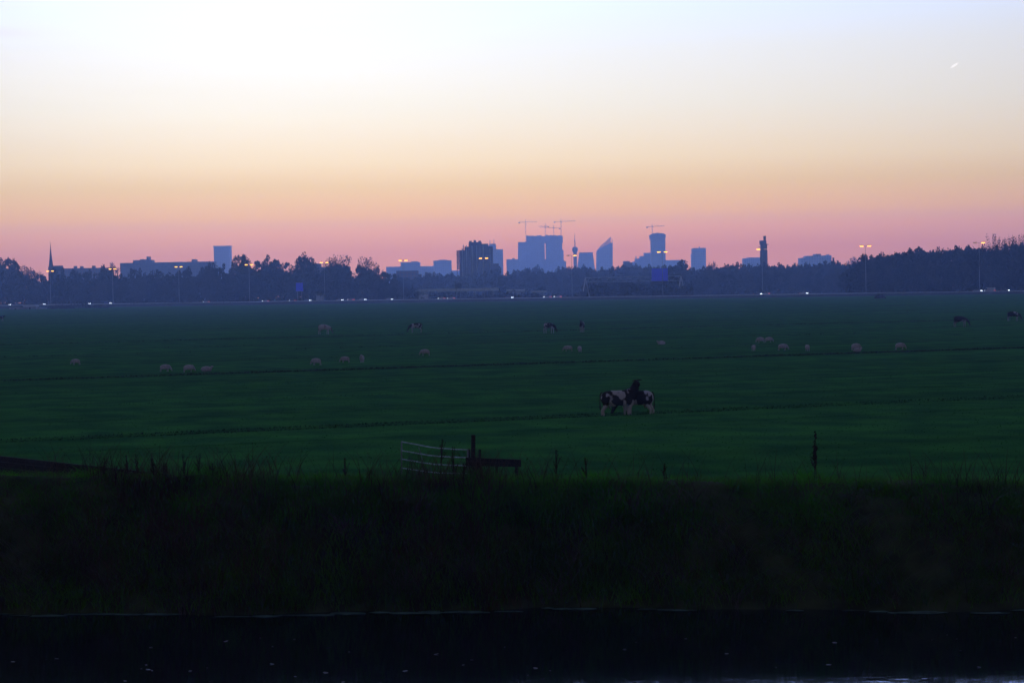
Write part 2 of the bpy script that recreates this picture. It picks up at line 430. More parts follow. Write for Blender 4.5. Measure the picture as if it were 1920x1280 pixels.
pts, nn_ = scatter(60000, -24, 24, 53.1, 58.2, 14)
blades('rough_grass', pts, RNG.uniform(.25, .75, len(pts)) * (1 - .35 * (nn_ > 56)), RNG.uniform(.015, .04, len(pts)), .75, m_rough,
       label='dark rough grass covering the slope of the canal bank', cat='grass', kind='stuff')
pts, nn_ = scatter(80000, -24, 24, 55.4, 66, 10, 1.25)
hx = .62 + .16 * np.abs(np.sin(pts[:, 0] * 1.3) + np.sin(pts[:, 0] * 2.9 + 1) + np.sin(pts[:, 0] * .6)) ** 1.5
blades('rim_grass', pts, hx * RNG.uniform(.25, .62, len(pts)), RNG.uniform(.015, .035, len(pts)), .7, m_rim,
       label='brighter green grass along the crest of the canal bank', cat='grass', kind='stuff')
pts, nn_ = scatter(34000, -24, 24, 53.0, 58.4, 22)
gx = pts[:, 0] * FOC / 56 + 960
wl = np.clip(np.exp(-((gx - 300) / 150) ** 2) + .9 * np.exp(-((gx - 840) / 110) ** 2) + .35 * (gx < 900) * (nn_ < 55.8) + .12 + .25 * (gx > 1700), 0, 1); sel = RNG.uniform(0, 1, len(pts)) < wl; pts = pts[sel]
blades('dry_weeds', pts, (.35 + 1.05 * RNG.uniform(0, 1, len(pts)) ** 1.4), RNG.uniform(.012, .028, len(pts)), .45, m_dry, 3,
       label='tangled brown dead stems on the lower canal bank', cat='weeds', kind='stuff')
pts, nn_ = scatter(3000, -24, 24, 53.0, 56.0, 30)
blades('arching_stems', pts, RNG.uniform(.8, 1.4, len(pts)), RNG.uniform(.012, .022, len(pts)), 1.3, mat('pale_straw', (0.10, 0.075, 0.07), .9, var=.3, scale=2), 5,
       label='long arching straw stalks hanging over the waterline', cat='straw', kind='stuff')
# far side strips of the bank outside the frame, coarser
pts = np.concatenate([scatter(9000, -75, -24, 53.1, 60)[0], scatter(9000, 24, 75, 53.1, 60)[0]])
blades('far_bank_grass', pts, RNG.uniform(.3, .8, len(pts)), RNG.uniform(.04, .09, len(pts)), .6, m_rough,
       label='rough grass of the canal bank running on to both sides', cat='grass', kind='stuff')
# field tussocks: fine grass on the meadow near the bank, and rushes along the ditches
N = 90000; x = RNG.uniform(-45, 45, N); y = 64 + (175 - 64) * RNG.uniform(0, 1, N) ** 1.2; ok = np.abs(x) < y * .27 + 3
pts = np.stack([x, y, field_z(x, y)], -1)[ok & (bank_n(x, y) > 66.5)]
blades('meadow_grass', pts, RNG.uniform(.04, .11, len(pts)), RNG.uniform(.03, .07, len(pts)), .8, mat('meadow_grass', (0.056, 0.205, 0.030), .95, col2=(0.028, 0.120, 0.026), scale=.5, spec=0),
       label='short meadow grass in front of the cows', cat='grass', kind='stuff')
allp = []; allh = []
for dv, w in DITCH:
    for side in (-1, 1):
        k = int(30000 * w) if w > .5 else int(10000 * w)
        cu = RNG.uniform(-80, dv * .9 + 60, k); keepm = (np.sin(cu * .11 + dv) + RNG.normal(0, .8, k)) > (-.9 if w > .5 else .1); cu = cu[keepm]
        v_ = dv + side * w * .75 + RNG.normal(0, .30 * w, len(cu))
        x = cu * UD[0] + v_ * VD[0]; y = cu * UD[1] + v_ * VD[1]; kk = bank_n(x, y) > 66.5
        allp.append(np.stack([x, y, field_z(x, y)], -1)[kk]); allh.append(RNG.uniform(.05, .14, kk.sum()) * (.6 + .6 * w) * np.clip(dv / 120, .9, 2.1))
pts = np.concatenate(allp); hh = np.concatenate(allh)
blades('ditch_rushes', pts, hh, hh * .5, .6, m_ditch, label='dark rushes growing along the meadow ditches', cat='rushes', kind='stuff')

# duckweed and floating leaves
bm = B(); x = -26.0
while x < 26:
    L = random.uniform(.3, 1.3); wd = random.uniform(.05, .22) * (1.5 if random.random() < .3 else 1)
    if random.random() < .66:
        n0 = 52.72 + float(wig(x, 52.7)) + random.uniform(-.12, .04); ring = []
        for i in range(12):
            a = 2 * math.pi * i / 12; rr = random.uniform(.7, 1.1)
            px_ = x + L / 2 + L * .55 * rr * math.cos(a); nn2 = n0 + wd * rr * math.sin(a)
            ring.append(bm.verts.new((px_, nn2 - .08 * px_, -1.19 + .002 * random.random())))
        bm.faces.new(ring)
    x += L * .8
obj('duckweed', bm, m_duck, label='pale duckweed line floating along the foot of the bank', cat='duckweed', kind='stuff')
bm = B()
for i in range(60):
    py = 1283 - 95 * random.random() ** 2; p = G(random.uniform(0, 1920), py, -1.19); r = random.uniform(.015, .05)
    a0 = random.random() * 6; t = random.uniform(.0, .35)
    vs_ = [bm.verts.new((p.x + r * math.cos(a0 + k * 1.257) * 1.4, p.y + r * math.sin(a0 + k * 1.257), p.z + t * r * math.sin(k * 1.257))) for k in range(5)]
    bm.faces.new(vs_)
obj('floating_leaves', bm, mat('floating_leaf', (0.22, 0.20, 0.17), .5, var=.3, scale=5), label='small pale leaves drifting on the dark canal', cat='leaves', kind='stuff')

# ------------------------------------------------------------------ dock plants (tall seed stalks)
def dock_mesh(seed, h=1.0, thick=1.0):
    rnd = random.Random(seed)
    root = None
    bs = B(); pts_ = [Vector((0, 0, -.05))]; a = rnd.uniform(0, 6)
    for i in range(1, 6): pts_.append(Vector((math.cos(a) * .05 * (i / 5) ** 2, math.sin(a) * .05 * (i / 5) ** 2, h * i / 5)))
    for p, q in zip(pts_, pts_[1:]): tube(bs, p, q, .009, .007, 6)
    bh = B()
    for br in range(rnd.randint(5, 8)):
        z0 = h * rnd.uniform(.25, .7); a = rnd.uniform(0, 6.28); rr = rnd.uniform(.04, .15); tip = Vector((math.cos(a) * rr, math.sin(a) * rr, min(h * .97, z0 + h * rnd.uniform(.2, .34))))
        tube(bs, (0, 0, z0), tip, .005, .003, 5)
        for k in range(22):
            t = rnd.uniform(.25, 1); c = Vector((0, 0, z0)).lerp(tip, t) + Vector([rnd.gauss(0, .012 * thick) for _ in range(3)])
            bmesh.ops.create_icosphere(bh, subdivisions=1, radius=rnd.uniform(.008, .017) * thick, matrix=Matrix.Translation(c))
    for k in range(60):
        t = rnd.uniform(.35, 1.0); c = Vector((0, 0, h * t)) + Vector((rnd.gauss(0, .018 * thick), rnd.gauss(0, .018 * thick), 0)) + Vector((math.cos(a) * 0, 0, 0))
        bmesh.ops.create_icosphere(bh, subdivisions=1, radius=rnd.uniform(.009, .02) * thick, matrix=Matrix.Translation(c))
    bl = B()
    for k in range(6):
        a = rnd.uniform(0, 6.28); L = rnd.uniform(.2, .4); w = .035; d = Vector((math.cos(a), math.sin(a), 0)); s = Vector((-d.y, d.x, 0))
        z = rnd.uniform(.02, .25) * h
        q = [bl.verts.new(v) for v in (Vector((0, 0, z)), d * L * .5 + s * w + Vector((0, 0, z + .12)), d * L + Vector((0, 0, z + .04)), d * L * .5 - s * w + Vector((0, 0, z + .12)))]
        bl.faces.new(q)
    return bs, bh, bl

def dock(px, pytop, n_, label, thick=1.0, seed=0):
    Yd = n_ / (1 + .08 * (px - 960) / FOC); xw = P(px, 900, Yd).x; zb = float(bank_z(xw, n_)); top = P(px, pytop, Yd).z
    h = max(.5, top - zb)
    t = empty('dock_plant', (xw, Yd, zb), random.uniform(0, 6), 1, label=label, cat='plant', group='tall dock stalks on the bank crest')
    bs, bh, bl = dock_mesh(seed, h, thick)
    tube(bh, (0, 0, h * .42), (0, 0, h), .011, .006, 6)
    t.rotation_euler = (random.uniform(-.10, .10), random.uniform(-.10, .10), random.uniform(0, 6))
    obj('stem', bs, m_dock, t); obj('seed_head', bh, m_dock, t); obj('leaf', bl, m_rough, t)
docks = [(195, 858, 57.3, 'dock stalk at the left end of the cluster, crossing the low plank wall'),
         (216, 872, 56.8, 'short dock stalk second from the left in the cluster at the plank wall'),
         (240, 853, 57.6, 'tall dock stalk third from the left, where the plank wall ends'),
         (260, 851, 57.1, 'tall dock stalk just right of the end of the plank wall'),
         (291, 858, 57.2, 'dock stalk in the middle of the left cluster on the bank crest'),
         (311, 868, 57.7, 'short dock stalk right of the middle of the left cluster'),
         (345, 850, 57.0, 'thin dock stalk rising highest in the right part of the left cluster'),
         (372, 849, 57.5, 'dock stalk second from the right of the left cluster'),
         (401, 868, 57.3, 'dock stalk at the right end of the left cluster, on bright green grass'),
         (648, 858, 57.4, 'lone thin dock stalk in the grass left of the metal gate'),
         (824, 823, 57.4, 'tall dark dock stalk standing in front of the middle of the metal gate'),
         (851, 836, 57.0, 'dock stalk in front of the right half of the metal gate'),
         (868, 868, 56.8, 'short dock stalk directly before the foot of the tall gate post'),
         (1042, 843, 57.3, 'dock stalk right of the dark wooden beam, below the spotted cows'),
         (1100, 858, 57.1, 'dock stalk below and left of the pair of spotted cows'),
         (1245, 868, 57.3, 'low dock stalk on the crest right of the spotted cows'),
         (1527, 808, 57.2, 'tallest and thickest dock stalk, alone on the right half of the crest')]
for i, (a, b_, c, d) in enumerate(docks):
    dock(a, b_, c, d, 1.25 if a == 1527 else .62, i)

# ------------------------------------------------------------------ gate, posts and plank walls
def place(px, py, Y): return P(px, py, Y)
t = empty('metal_gate', (place(753, 885, 76).x, 76, 0), label='sagging tubular steel field gate with four rails, left of the tall post', cat='gate')
def loc(p, t_): return p - Vector(t_.location)
tops = [(753, 828), (775, 832), (800, 837), (822, 840), (850, 842), (877, 843)]
offs = [(0, 0), (16.5, 14.5), (32.5, 29.5), (49, 44)]
for a0, a1 in offs:
    bm = B(); pp = []
    for i, (px, py) in enumerate(tops):
        f = i / 5; pp.append(loc(P(px, py + a0 + (a1 - a0) * f, 76 - 1.0 * f), t))
    for p, q in zip(pp, pp[1:]): tube(bm, p, q, .02, .02, 8)
    obj('rail', bm, m_steel, t, smooth=True)
for px, ya, yb in ((753, 827, 890), (877, 842, 892)):
    bm = B(); tube(bm, loc(P(px, ya, 76 if px < 800 else 75), t), loc(P(px, yb, 76 if px < 800 else 75), t), .024, .024, 8); obj('stile', bm, m_pole, t, smooth=True)
bm = B(); pp = [loc(P(*q, 76), t) for q in ((785, 838), (790, 852), (792, 868), (793, 886))]
for p, q in zip(pp, pp[1:]): tube(bm, p, q, .015, .015, 6)
obj('brace', bm, m_pole, t)

def post(px, pytop, Y, r, label, group=None):
    p = P(px, pytop, Y); bm = B(); box(bm, -r, r, -r, r, -.3, p.z, 0.012)
    o = obj('wooden_post', bm, m_wood, None, bevel=.008, loc=(p.x, Y, 0), label=label, cat='post', group=group); o.rotation_euler = (0, math.radians(1.5), .3)
post(885, 815, 75.2, .075, 'tall dark wooden post at the right end of the steel gate', 'wooden posts by the gate')
post(877, 842, 75.6, .06, 'short wooden post just left of the tall gate post', 'wooden posts by the gate')
post(898, 842, 75.0, .05, 'short wooden post rising behind the left end of the dark beam', 'wooden posts by the gate')

t = empty('plank_barrier', (P(925, 860, 74.6).x, 74.6, 0), label='dark low wooden barrier of heavy boards right of the gate', cat='barrier')
for k in range(2):
    za, zb = P(875, 857 + k * 8, 74.6).z, P(977, 861 + k * 7, 74.6).z; xa, xb = P(873, 860, 74.6).x, P(977, 860, 74.6).x
    bm = B(); prism(bm, [(xa - t.location.x, za - .14), (xb - t.location.x, zb - .13), (xb - t.location.x, zb), (xa - t.location.x, za)], -.03 - .012 * k, .03)
    obj('board', bm, m_wood, t)
for px in (895, 931, 968):
    bm = B(); x0 = P(px, 870, 74.6).x - t.location.x; box(bm, x0 - .05, x0 + .05, .035, .13, -.3, .86); obj('post', bm, m_wood, t, bevel=.006)

a = P(-25, 850, 81); a.z = 0; c = Vector((-12.3, 71.5, 0)); dd = (c - a); L = dd.length; ang = math.atan2(dd.y, dd.x)
t = empty('plank_wall', a, ang, label='long low dark plank wall entering the meadow from the left edge', cat='plank wall')
for k in range(3):
    bm = B(); box(bm, 0, L, -.03 - .004 * k, .03, .28 + k * .215, .28 + k * .215 + .205); obj('board', bm, m_wood, t, bevel=.006)
for k in range(6):
    bm = B(); xx = .2 + (L - .4) * k / 5; box(bm, xx - .05, xx + .05, .033, .14, -.3, .90); obj('post', bm, m_wood, t, bevel=.006)
post(47, 862, 76.8, .03, 'thin pale stake standing in front of the plank wall at left')

# ------------------------------------------------------------------ animals
def skin(name, chains, m, sub=2, extra=None):
    """chains: list of lists of (x,y,z,rx,ry); a chain may start with an int, the index of the vertex it grows from"""
    V = []; E = []; R = []
    for ch in chains:
        prev = None
        for it in ch:
            if isinstance(it, int): prev = it; continue
            V.append(it[:3]); R.append(it[3:5] if len(it) > 4 else (it[3], it[3]))
            if prev is not None: E.append((prev, len(V) - 1))
            prev = len(V) - 1
    me = bpy.data.meshes.new(name); me.from_pydata(V, E, []); me.update()
    o = bpy.data.objects.new(name, me); COL.objects.link(o)
    md = o.modifiers.new('s', 'SKIN'); md.use_smooth_shade = True
    for i, sv in enumerate(me.skin_vertices[0].data): sv.radius = R[i]; sv.use_root = (i == 0)
    o.modifiers.new('u', 'SUBSURF').levels = sub
    bpy.context.view_layer.update()
    dg = bpy.context.evaluated_depsgraph_get()
    out = bpy.data.meshes.new_from_object(o.evaluated_get(dg)); out.name = name
    bpy.data.objects.remove(o); out.materials.clear(); out.materials.append(m)
    for p in out.polygons: p.use_smooth = True
    return out


def hide_mat(name, dark, white, thr, front=.55, sc=1.6):
    m = bpy.data.materials.new(name); m.use_nodes = True; n = m.node_tree.nodes; l = m.node_tree.links; b = n['Principled BSDF']; b.inputs['Roughness'].default_value = .85
    b.inputs['Specular IOR Level'].default_value = .15
    t = n.new('ShaderNodeTexCoord'); nz = n.new('ShaderNodeTexNoise'); nz.noise_dimensions = '4D'; nz.inputs['Scale'].default_value = sc; nz.inputs['Detail'].default_value = 1.5
    oi = n.new('ShaderNodeObjectInfo'); mu = n.new('ShaderNodeMath'); mu.operation = 'MULTIPLY'; mu.inputs[1].default_value = 40; l.new(oi.outputs['Random'], mu.inputs[0]); l.new(mu.outputs[0], nz.inputs['W'])
    l.new(t.outputs['Object'], nz.inputs['Vector']); s = n.new('ShaderNodeSeparateXYZ'); l.new(t.outputs['Object'], s.inputs[0])
    # legs pale: add with height ; head dark: subtract past the shoulder
    def mrange(src, a, b_, c, d):
        r = n.new('ShaderNodeMapRange'); l.new(src, r.inputs[0])
        for i, v in enumerate((a, b_, c, d)): r.inputs[i + 1].default_value = v
        return r.outputs[0]
    legs = mrange(s.outputs[2], .55, .75, .35, 0)
    fx = n.new('ShaderNodeMath'); fx.operation = 'MULTIPLY_ADD'; l.new(s.outputs[2], fx.inputs[0]); fx.inputs[1].default_value = .35; l.new(s.outputs[0], fx.inputs[2])
    hd = mrange(fx.outputs[0] if front < 1 else s.outputs[0], front + .50 if front < 1 else front, front + .60 if front < 1 else front + .12, 0, -.6)
    ad = n.new('ShaderNodeMath'); ad.operation = 'ADD'; l.new(nz.outputs['Fac'], ad.inputs[0])
    mx = n.new('ShaderNodeMath'); mx.operation = 'ADD'; l.new(legs, mx.inputs[0]); l.new(hd, mx.inputs[1]); l.new(mx.outputs[0], ad.inputs[1])
    cr = n.new('ShaderNodeValToRGB'); cr.color_ramp.elements[0].position = thr - .02; cr.color_ramp.elements[1].position = thr + .02
    cr.color_ramp.elements[0].color = (*dark, 1); cr.color_ramp.elements[1].color = (*white, 1)
    l.new(ad.outputs[0], cr.inputs[0]); l.new(cr.outputs[0], b.inputs['Base Color']); return m

h_main = hide_mat('spotted_hide', (0.022, 0.012, 0.012), (0.55, 0.46, 0.44), .512, sc=2.4)
h_dark = hide_mat('dark_hide', (0.022, 0.014, 0.014), (0.42, 0.36, 0.34), .58, .6)
h_pale = hide_mat('pale_hide', (0.16, 0.11, 0.10), (0.55, 0.47, 0.45), .36, 1.05)
LEGS = [[4, (.60, .17, .80, .13), (.58, .18, .55, .075), (.57, .18, .40, .062), (.56, .18, .15, .042), (.60, .18, .02, .06)],
        [4, (.58, -.17, .80, .13), (.50, -.18, .55, .075), (.46, -.18, .40, .062), (.42, -.18, .15, .042), (.46, -.18, .02, .06)],
        [1, (-.80, .17, .85, .19), (-.72, .19, .66, .12), (-.92, .18, .46, .062), (-.87, .18, .15, .043), (-.83, .18, .02, .06)],
        [1, (-.82, -.17, .85, .19), (-.80, -.19, .66, .12), (-1.02, -.18, .46, .062), (-1.0, -.18, .15, .043), (-.96, -.18, .02, .06)]]
BODY = [(-1.06, 0, 1.17, .20, .22), (-.78, 0, 1.11, .27, .31), (-.35, 0, 1.03, .33, .38), (.2, 0, 1.02, .34, .38), (.62, 0, 1.08, .27, .34)]
cow_up = [BODY + [(.78, .0, 1.36, .20, .28), (.86, -.02, 1.60, .17, .22), (.92, -.10, 1.76, .15), (.98, -.30, 1.68, .11), (1.02, -.44, 1.58, .085)]] + LEGS
cow_graze = [BODY + [(.92, 0, .95, .15, .19), (1.14, 0, .66, .11, .14), (1.26, 0, .47, .11), (1.36, 0, .24, .078), (1.40, 0, .11, .07)]] + LEGS
cow_fwd = [BODY + [(.90, 0, 1.28, .15, .19), (1.12, 0, 1.42, .12, .14), (1.26, 0, 1.46, .11), (1.47, 0, 1.32, .08), (1.57, 0, 1.25, .07)]] + LEGS
EARS = {'up': [((.93, -.02, 1.84), (1.22, .02, 1.84)), ((.90, -.16, 1.84), (.66, -.26, 1.82))],
        'graze': [((1.22, .08, .50), (1.22, .27, .50)), ((1.22, -.08, .50), (1.22, -.27, .50))],
        'fwd': [((1.22, .08, 1.50), (1.20, .27, 1.52)), ((1.22, -.08, 1.50), (1.20, -.27, 1.52))]}
_cm = {}
def cow_parts(kind):
    if kind in _cm: return _cm[kind]
    body = skin('cow_body', {'up': cow_up, 'graze': cow_graze, 'fwd': cow_fwd}[kind], h_main)
    ears = [skin('ear', [[(*a, .035), ((a[0] + b[0]) / 2, (a[1] + b[1]) / 2, (a[2] + b[2]) / 2, .07, .03), (*b, .02)]], m_dock, 1) for a, b in EARS[kind]]
    tail = skin('tail', [[(-.98, 0, 1.32, .035), (-1.08, .02, 1.20, .028), (-1.10, .03, .85, .022), (-1.09, .05, .62, .045), (-1.08, .05, .48, .02)]], m_dock, 1)
    udder = skin('udder', [[(-.62, 0, .66, .13), (-.50, 0, .60, .12)]], mat('udder_skin', (.35, .22, .2), .8, var=.1, scale=3), 1)
    _cm[kind] = (body, ears, tail, udder); return _cm[kind]

def cow(kind, p, rz, hide, label, sc=1.0, nm='cow'):
    body, ears, tail, udder = cow_parts(kind)
    t = empty(nm, p, rz, (sc, sc, sc * 1.19), label=label, cat='cow', group='cows on the meadow')
    me = body
    if hide is not h_main:
        me = body.copy(); me.materials.clear(); me.materials.append(hide)
    link(bpy.data.objects.new('body', me), t)
    for e in ears: link(bpy.data.objects.new('ear', e), t)
    link(bpy.data.objects.new('tail', tail), t); link(bpy.data.objects.new('udder', udder), t)
    return t

def gz(px, py):
    p = G(px, py); z = float(field_z(np.array(p.x), np.array(p.y)))
    for _ in range(4):
        p = G(px, py, z); z = float(field_z(np.array(p.x), np.array(p.y)))
    p.z = z; return p
pa = gz(1163, 776)
cow('up', pa, 0.02, h_main, 'spotted cow in the foreground with its dark head raised above its back')
cow('graze', gz(1191, 774.5) + Vector((0, 0, 0)), math.radians(168), h_main, 'spotted cow partly hidden behind the one with the raised head, rump to the right', .97)
for a in (('graze', 609, 627, -.25, h_pale, 'pale cow grazing head down to the right, leftmost large animal on the far meadow', 1.0),
          ('graze', 779, 624, math.radians(195), h_main, 'cow with dark front and pale rump grazing towards the left, above the lone central sheep'),
          ('graze', 1031, 625, -.7, h_main, 'spotted cow grazing towards the right above the two close sheep'),
          ('fwd', 1091, 623, math.radians(-100), h_dark, 'dark headed cow standing end-on right of the spotted grazing cow'),
          ('graze', 1802, 613, -.5, h_dark, 'dark cow grazing on the far right of the meadow above the single sheep'),
          ('graze', 1901, 602, -.4, h_dark, 'dark cow grazing at the right edge of the picture'),
          ('fwd', 2, 602, -.3, h_dark, 'dark cow cut off by the left edge of the picture')):
    cow(a[0], gz(a[1], a[2]), a[3], a[4], a[5], (a[6] if len(a) > 6 else 1.0) * 1.08)

m_wool = mat('wool', (0.50, 0.42, 0.42), .95, var=.18, scale=5, spec=.05, bump=.8)
def sheep_mesh(kind):
    bd = [(-.50, 0, .50, .15, .16), (-.34, 0, .51, .23, .24), (0, 0, .52, .27, .28), (.32, 0, .52, .24, .26), (.44, 0, .52, .18, .20)]
    hd = {'graze': [(.60, 0, .38, .11), (.68, 0, .22, .08), (.73, 0, .11, .055)],
          'up': [(.54, 0, .70, .11), (.60, 0, .82, .09), (.73, -.02, .76, .06)],
          'lie': [(.54, 0, .58, .11), (.60, 0, .72, .09), (.73, 0, .66, .06)]}[kind]
    lg = [[3, (.33, .10, .30, .06), (.33, .10, .18, .035), (.33, .10, .02, .035)], [3, (.30, -.10, .30, .06), (.26, -.10, .18, .035), (.25, -.10, .02, .035)],
          [1, (-.36, .10, .30, .07), (-.40, .10, .18, .035), (-.37, .10, .02, .035)], [1, (-.34, -.10, .30, .07), (-.44, -.10, .18, .035), (-.43, -.10, .02, .035)]]
    if kind == 'lie':
        bd = [(x, y, z - .24, r, s) for x, y, z, r, s in bd]; hd = [(x, y, z - .2, r) for x, y, z, r in hd]; lg = [[3, (.42, .12, .10, .05), (.5, .12, .05, .035)], [1, (-.3, .2, .10, .06), (-.15, .25, .06, .04)]]
    me = skin('sheep_' + kind, [bd + hd] + lg, m_wool)
    rr = random.Random(5)
    for v in me.vertices:
        if abs(v.co.x) < .52 and v.co.z > (.28 if kind != 'lie' else .08):
            k = 1 + .05 * math.sin(v.co.x * 37) * math.sin(v.co.y * 41 + v.co.z * 33) + rr.uniform(-.015, .015); v.co.y *= k; v.co.z = .5 + (v.co.z - .5) * k if kind != 'lie' else v.co.z * k
    return me
SM = {k: sheep_mesh(k) for k in ('graze', 'up', 'lie')}
sheep = [('graze', 143, 684, math.radians(185), 'sheep grazing alone at the far left, above the ditch'),
         ('graze', 309, 697, .2, 'leftmost sheep of the row of three on the ditch edge'),
         ('graze', 353, 698, .4, 'middle sheep of the row of three on the ditch edge'),
         ('lie', 386, 697, math.radians(10), 'rightmost sheep of the row of three on the ditch edge'),
         ('graze', 594, 685, math.radians(184), 'sheep grazing leftwards, just left of the pair under the pale cow'),
         ('graze', 648, 680, math.radians(178), 'left sheep of the pair under the pale cow'),
         ('up', 679, 680, math.radians(-95), 'pale sheep seen end-on, right one of the pair under the pale cow'),
         ('graze', 798, 667, math.radians(190), 'lone sheep grazing below the cow with the dark front'),
         ('graze', 1066, 659, math.radians(190), 'left sheep of the close pair in the middle of the meadow'),
         ('graze', 1087, 660, math.radians(85), 'pale round sheep seen from behind, right one of the close pair'),
         ('lie', 1241, 646, 3.3, 'small sheep lying low in the grass beyond the spotted pair of cows'),
         ('graze', 1413, 658, math.radians(70), 'leftmost sheep of the front row on the right'),
         ('graze', 1427, 643, math.radians(170), 'left one of the two sheep in the rear row on the right'),
         ('graze', 1441, 642, .1, 'right one of the two sheep in the rear row on the right'),
         ('graze', 1467, 657, -.3, 'second sheep from the left in the front row on the right'),
         ('graze', 1514, 658, math.radians(100), 'round sheep seen from behind, third in the front row on the right'),
         ('graze', 1604, 657, .3, 'rear sheep of the overlapping pair on the right'),
         ('lie', 1607, 660, math.radians(15), 'front sheep lying before another, right side of the meadow'),
         ('graze', 1687, 656, -.4, 'rightmost sheep of the flock, on the ditch edge')]
for k, px, py, rz, lab in sheep:
    o = bpy.data.objects.new('sheep', SM[k]); link(o); o.location = gz(px, py); o.rotation_euler = (0, 0, rz); q_ = random.uniform(.84, .98); o.scale = (q_, q_, q_ * random.uniform(.92, 1.06)); o.rotation_euler[2] += random.uniform(-.25, .25)
    tag(o, label=lab, cat='sheep', group='sheep on the meadow')

# ------------------------------------------------------------------ motorway
def strip(name, w0, w1, z0, z1, m, dz=0.0, s0=-3300, s1=1800, **k):
    bm = B(); prev = None
    for s in np.linspace(s0, s1, 60):
        a = L0 + LDIR * float(s) + LNOR * w0; b_ = L0 + LDIR * float(s) + LNOR * w1; a.z = z0(s) + dz; b_.z = z1(s) + dz
        cur = (bm.verts.new(a), bm.verts.new(b_))
        if prev: bm.faces.new((prev[0], cur[0], cur[1], prev[1]))
        prev = cur
    return obj(name, bm, m, **k)
rz_ = road_z
m_emb = mat('embankment_grass', (0.026, 0.040, 0.022), .95, var=.35, scale=.3, spec=.05)
strip('embankment', -27, -17.5, lambda s: 1.2, rz_, m_emb, -.02, kind='structure')
strip('embankment_verge', -17.5, 17.5, rz_, rz_, m_emb, -.02, kind='structure')
strip('embankment_far_side', 17.5, 27, rz_, lambda s: 1.2, m_emb, -.02, kind='structure')
strip('near_carriageway', -15, -2, rz_, rz_, m_asph, .01, kind='structure')
strip('far_carriageway', 2, 15, rz_, rz_, m_asph, .01, kind='structure')
for w in (-14.2, -3, 3, 14.2): strip('edge_line', w - .1, w + .1, rz_, rz_, m_mark, .018, kind='structure')
for w in (-10.5, -7, 7, 10.5):
    bm = B()
    for s in np.arange(-900, 700, 12.0):
        q = []
        for ds, dw in ((0, -.08), (3, -.08), (3, .08), (0, .08)):
            p = L0 + LDIR * float(s + ds) + LNOR * (w + dw); p.z = rz_(s + ds) + .018; q.append(bm.verts.new(p))
        bm.faces.new(q)
    obj('lane_line', bm, m_mark, kind='structure')
# guardrail along the near edge
def rail(w, name, label, m):
    t = empty(name, (0, 0, 0), label=label, cat='crash barrier')
    bm = B()
    for zz in (.16, .32):
        prev = None
        for s in np.linspace(-1500, 1000, 60):
            p = L0 + LDIR * float(s) + LNOR * w; p.z = rz_(s) + zz
            cur = [bm.verts.new(p + LNOR * a_ + Vector((0, 0, b_))) for a_, b_ in ((-.04, 0), (-.04, .13), (.0, .16), (0, -.02))]
            if prev:
                for i in range(4): bm.faces.new((prev[i], cur[i], cur[(i + 1) % 4], prev[(i + 1) % 4]))
            prev = cur
    obj('rail', bm, m, t)
    bm = B()
    for s in np.arange(-620, 420, 4.0):
        p = L0 + LDIR * float(s) + LNOR * (w + .06); z = rz_(s); box(bm, p.x - .05, p.x + .05, p.y - .04, p.y + .04, z - .3, z + .45)
    tag(obj('support_post', bm, m, t), kind='stuff')
rail(-16, 'crash_barrier', 'long pale steel crash barrier on the near edge of the motorway', m_steel)
rail(0, 'crash_barrier', 'steel crash barrier between the two carriageways under the lamps', m_steel)

# street lamps
lamp_px = [(95, 508), (212, 504), (336, 500), (468, 496), (609, 492), (757, 488), (908, 484), (1073, 479), (1243, 472), (1430, 467), (1624, 461), (1837, 455)]
lamp_desc = ['directly in front of the church spire', 'in front of the two joined low blocks at left', 'left of the capped white tower', 'right of the capped white tower',
             'over the trees by the flat dark block', 'above the low pale offices', 'in front of the dark stepped flats', 'with only its right head lit, before the telecom tower',
             'in front of the round capped tower', 'with its left head lit beside the dark narrow tower', 'clear against the sky left of the dark wood', 'with its right head lit above the dark wood']
def lamp(px, py, i):
    p, s = road_pt(px, 0)
    top = P(px, py, p.y).z
    H = top - p.z
    t = empty('street_lamp', p, -LA + math.radians(10), label='%s street lamp from the left, %s' % (ORD[i], lamp_desc[i]), cat='street lamp', group='double street lamps along the motorway')
    bm = B(); tube(bm, (0, 0, -.2), (0, 0, H * .5), .17, .13, 8); tube(bm, (0, 0, H * .5), (0, 0, H - .1), .13, .08, 8); obj('pole', bm, m_pole, t, smooth=True)
    bm = B(); tube(bm, (-1.1, 0, H + .15), (0, 0, H - .1), .06, .08, 6); tube(bm, (0, 0, H - .1), (1.1, 0, H + .15), .08, .06, 6); obj('arm', bm, m_pole, t, smooth=True)
    for k, sx in enumerate((-1, 1)):
        lit = not ((i in (7, 11) and sx < 0) or (i == 9 and sx > 0))
        bm = B(); box(bm, sx * 1.0 if sx > 0 else -3.0, 3.0 if sx > 0 else -1.0, -.28, .28, H + .08, H + .30); hd = obj('lamp_head', bm, m_pole, t, bevel=.05)
        bm = B(); a_, b_ = (1.15, 2.95) if sx > 0 else (-2.95, -1.15); box(bm, a_, b_, -.30, .30, H - .32, H + .075); obj('glass', bm, m_na if lit else m_na_off, hd, bevel=.06)
        if lit: tag(hd, label='lit lamp head')
for i, (px, py) in enumerate(lamp_px): lamp(px, py, i)

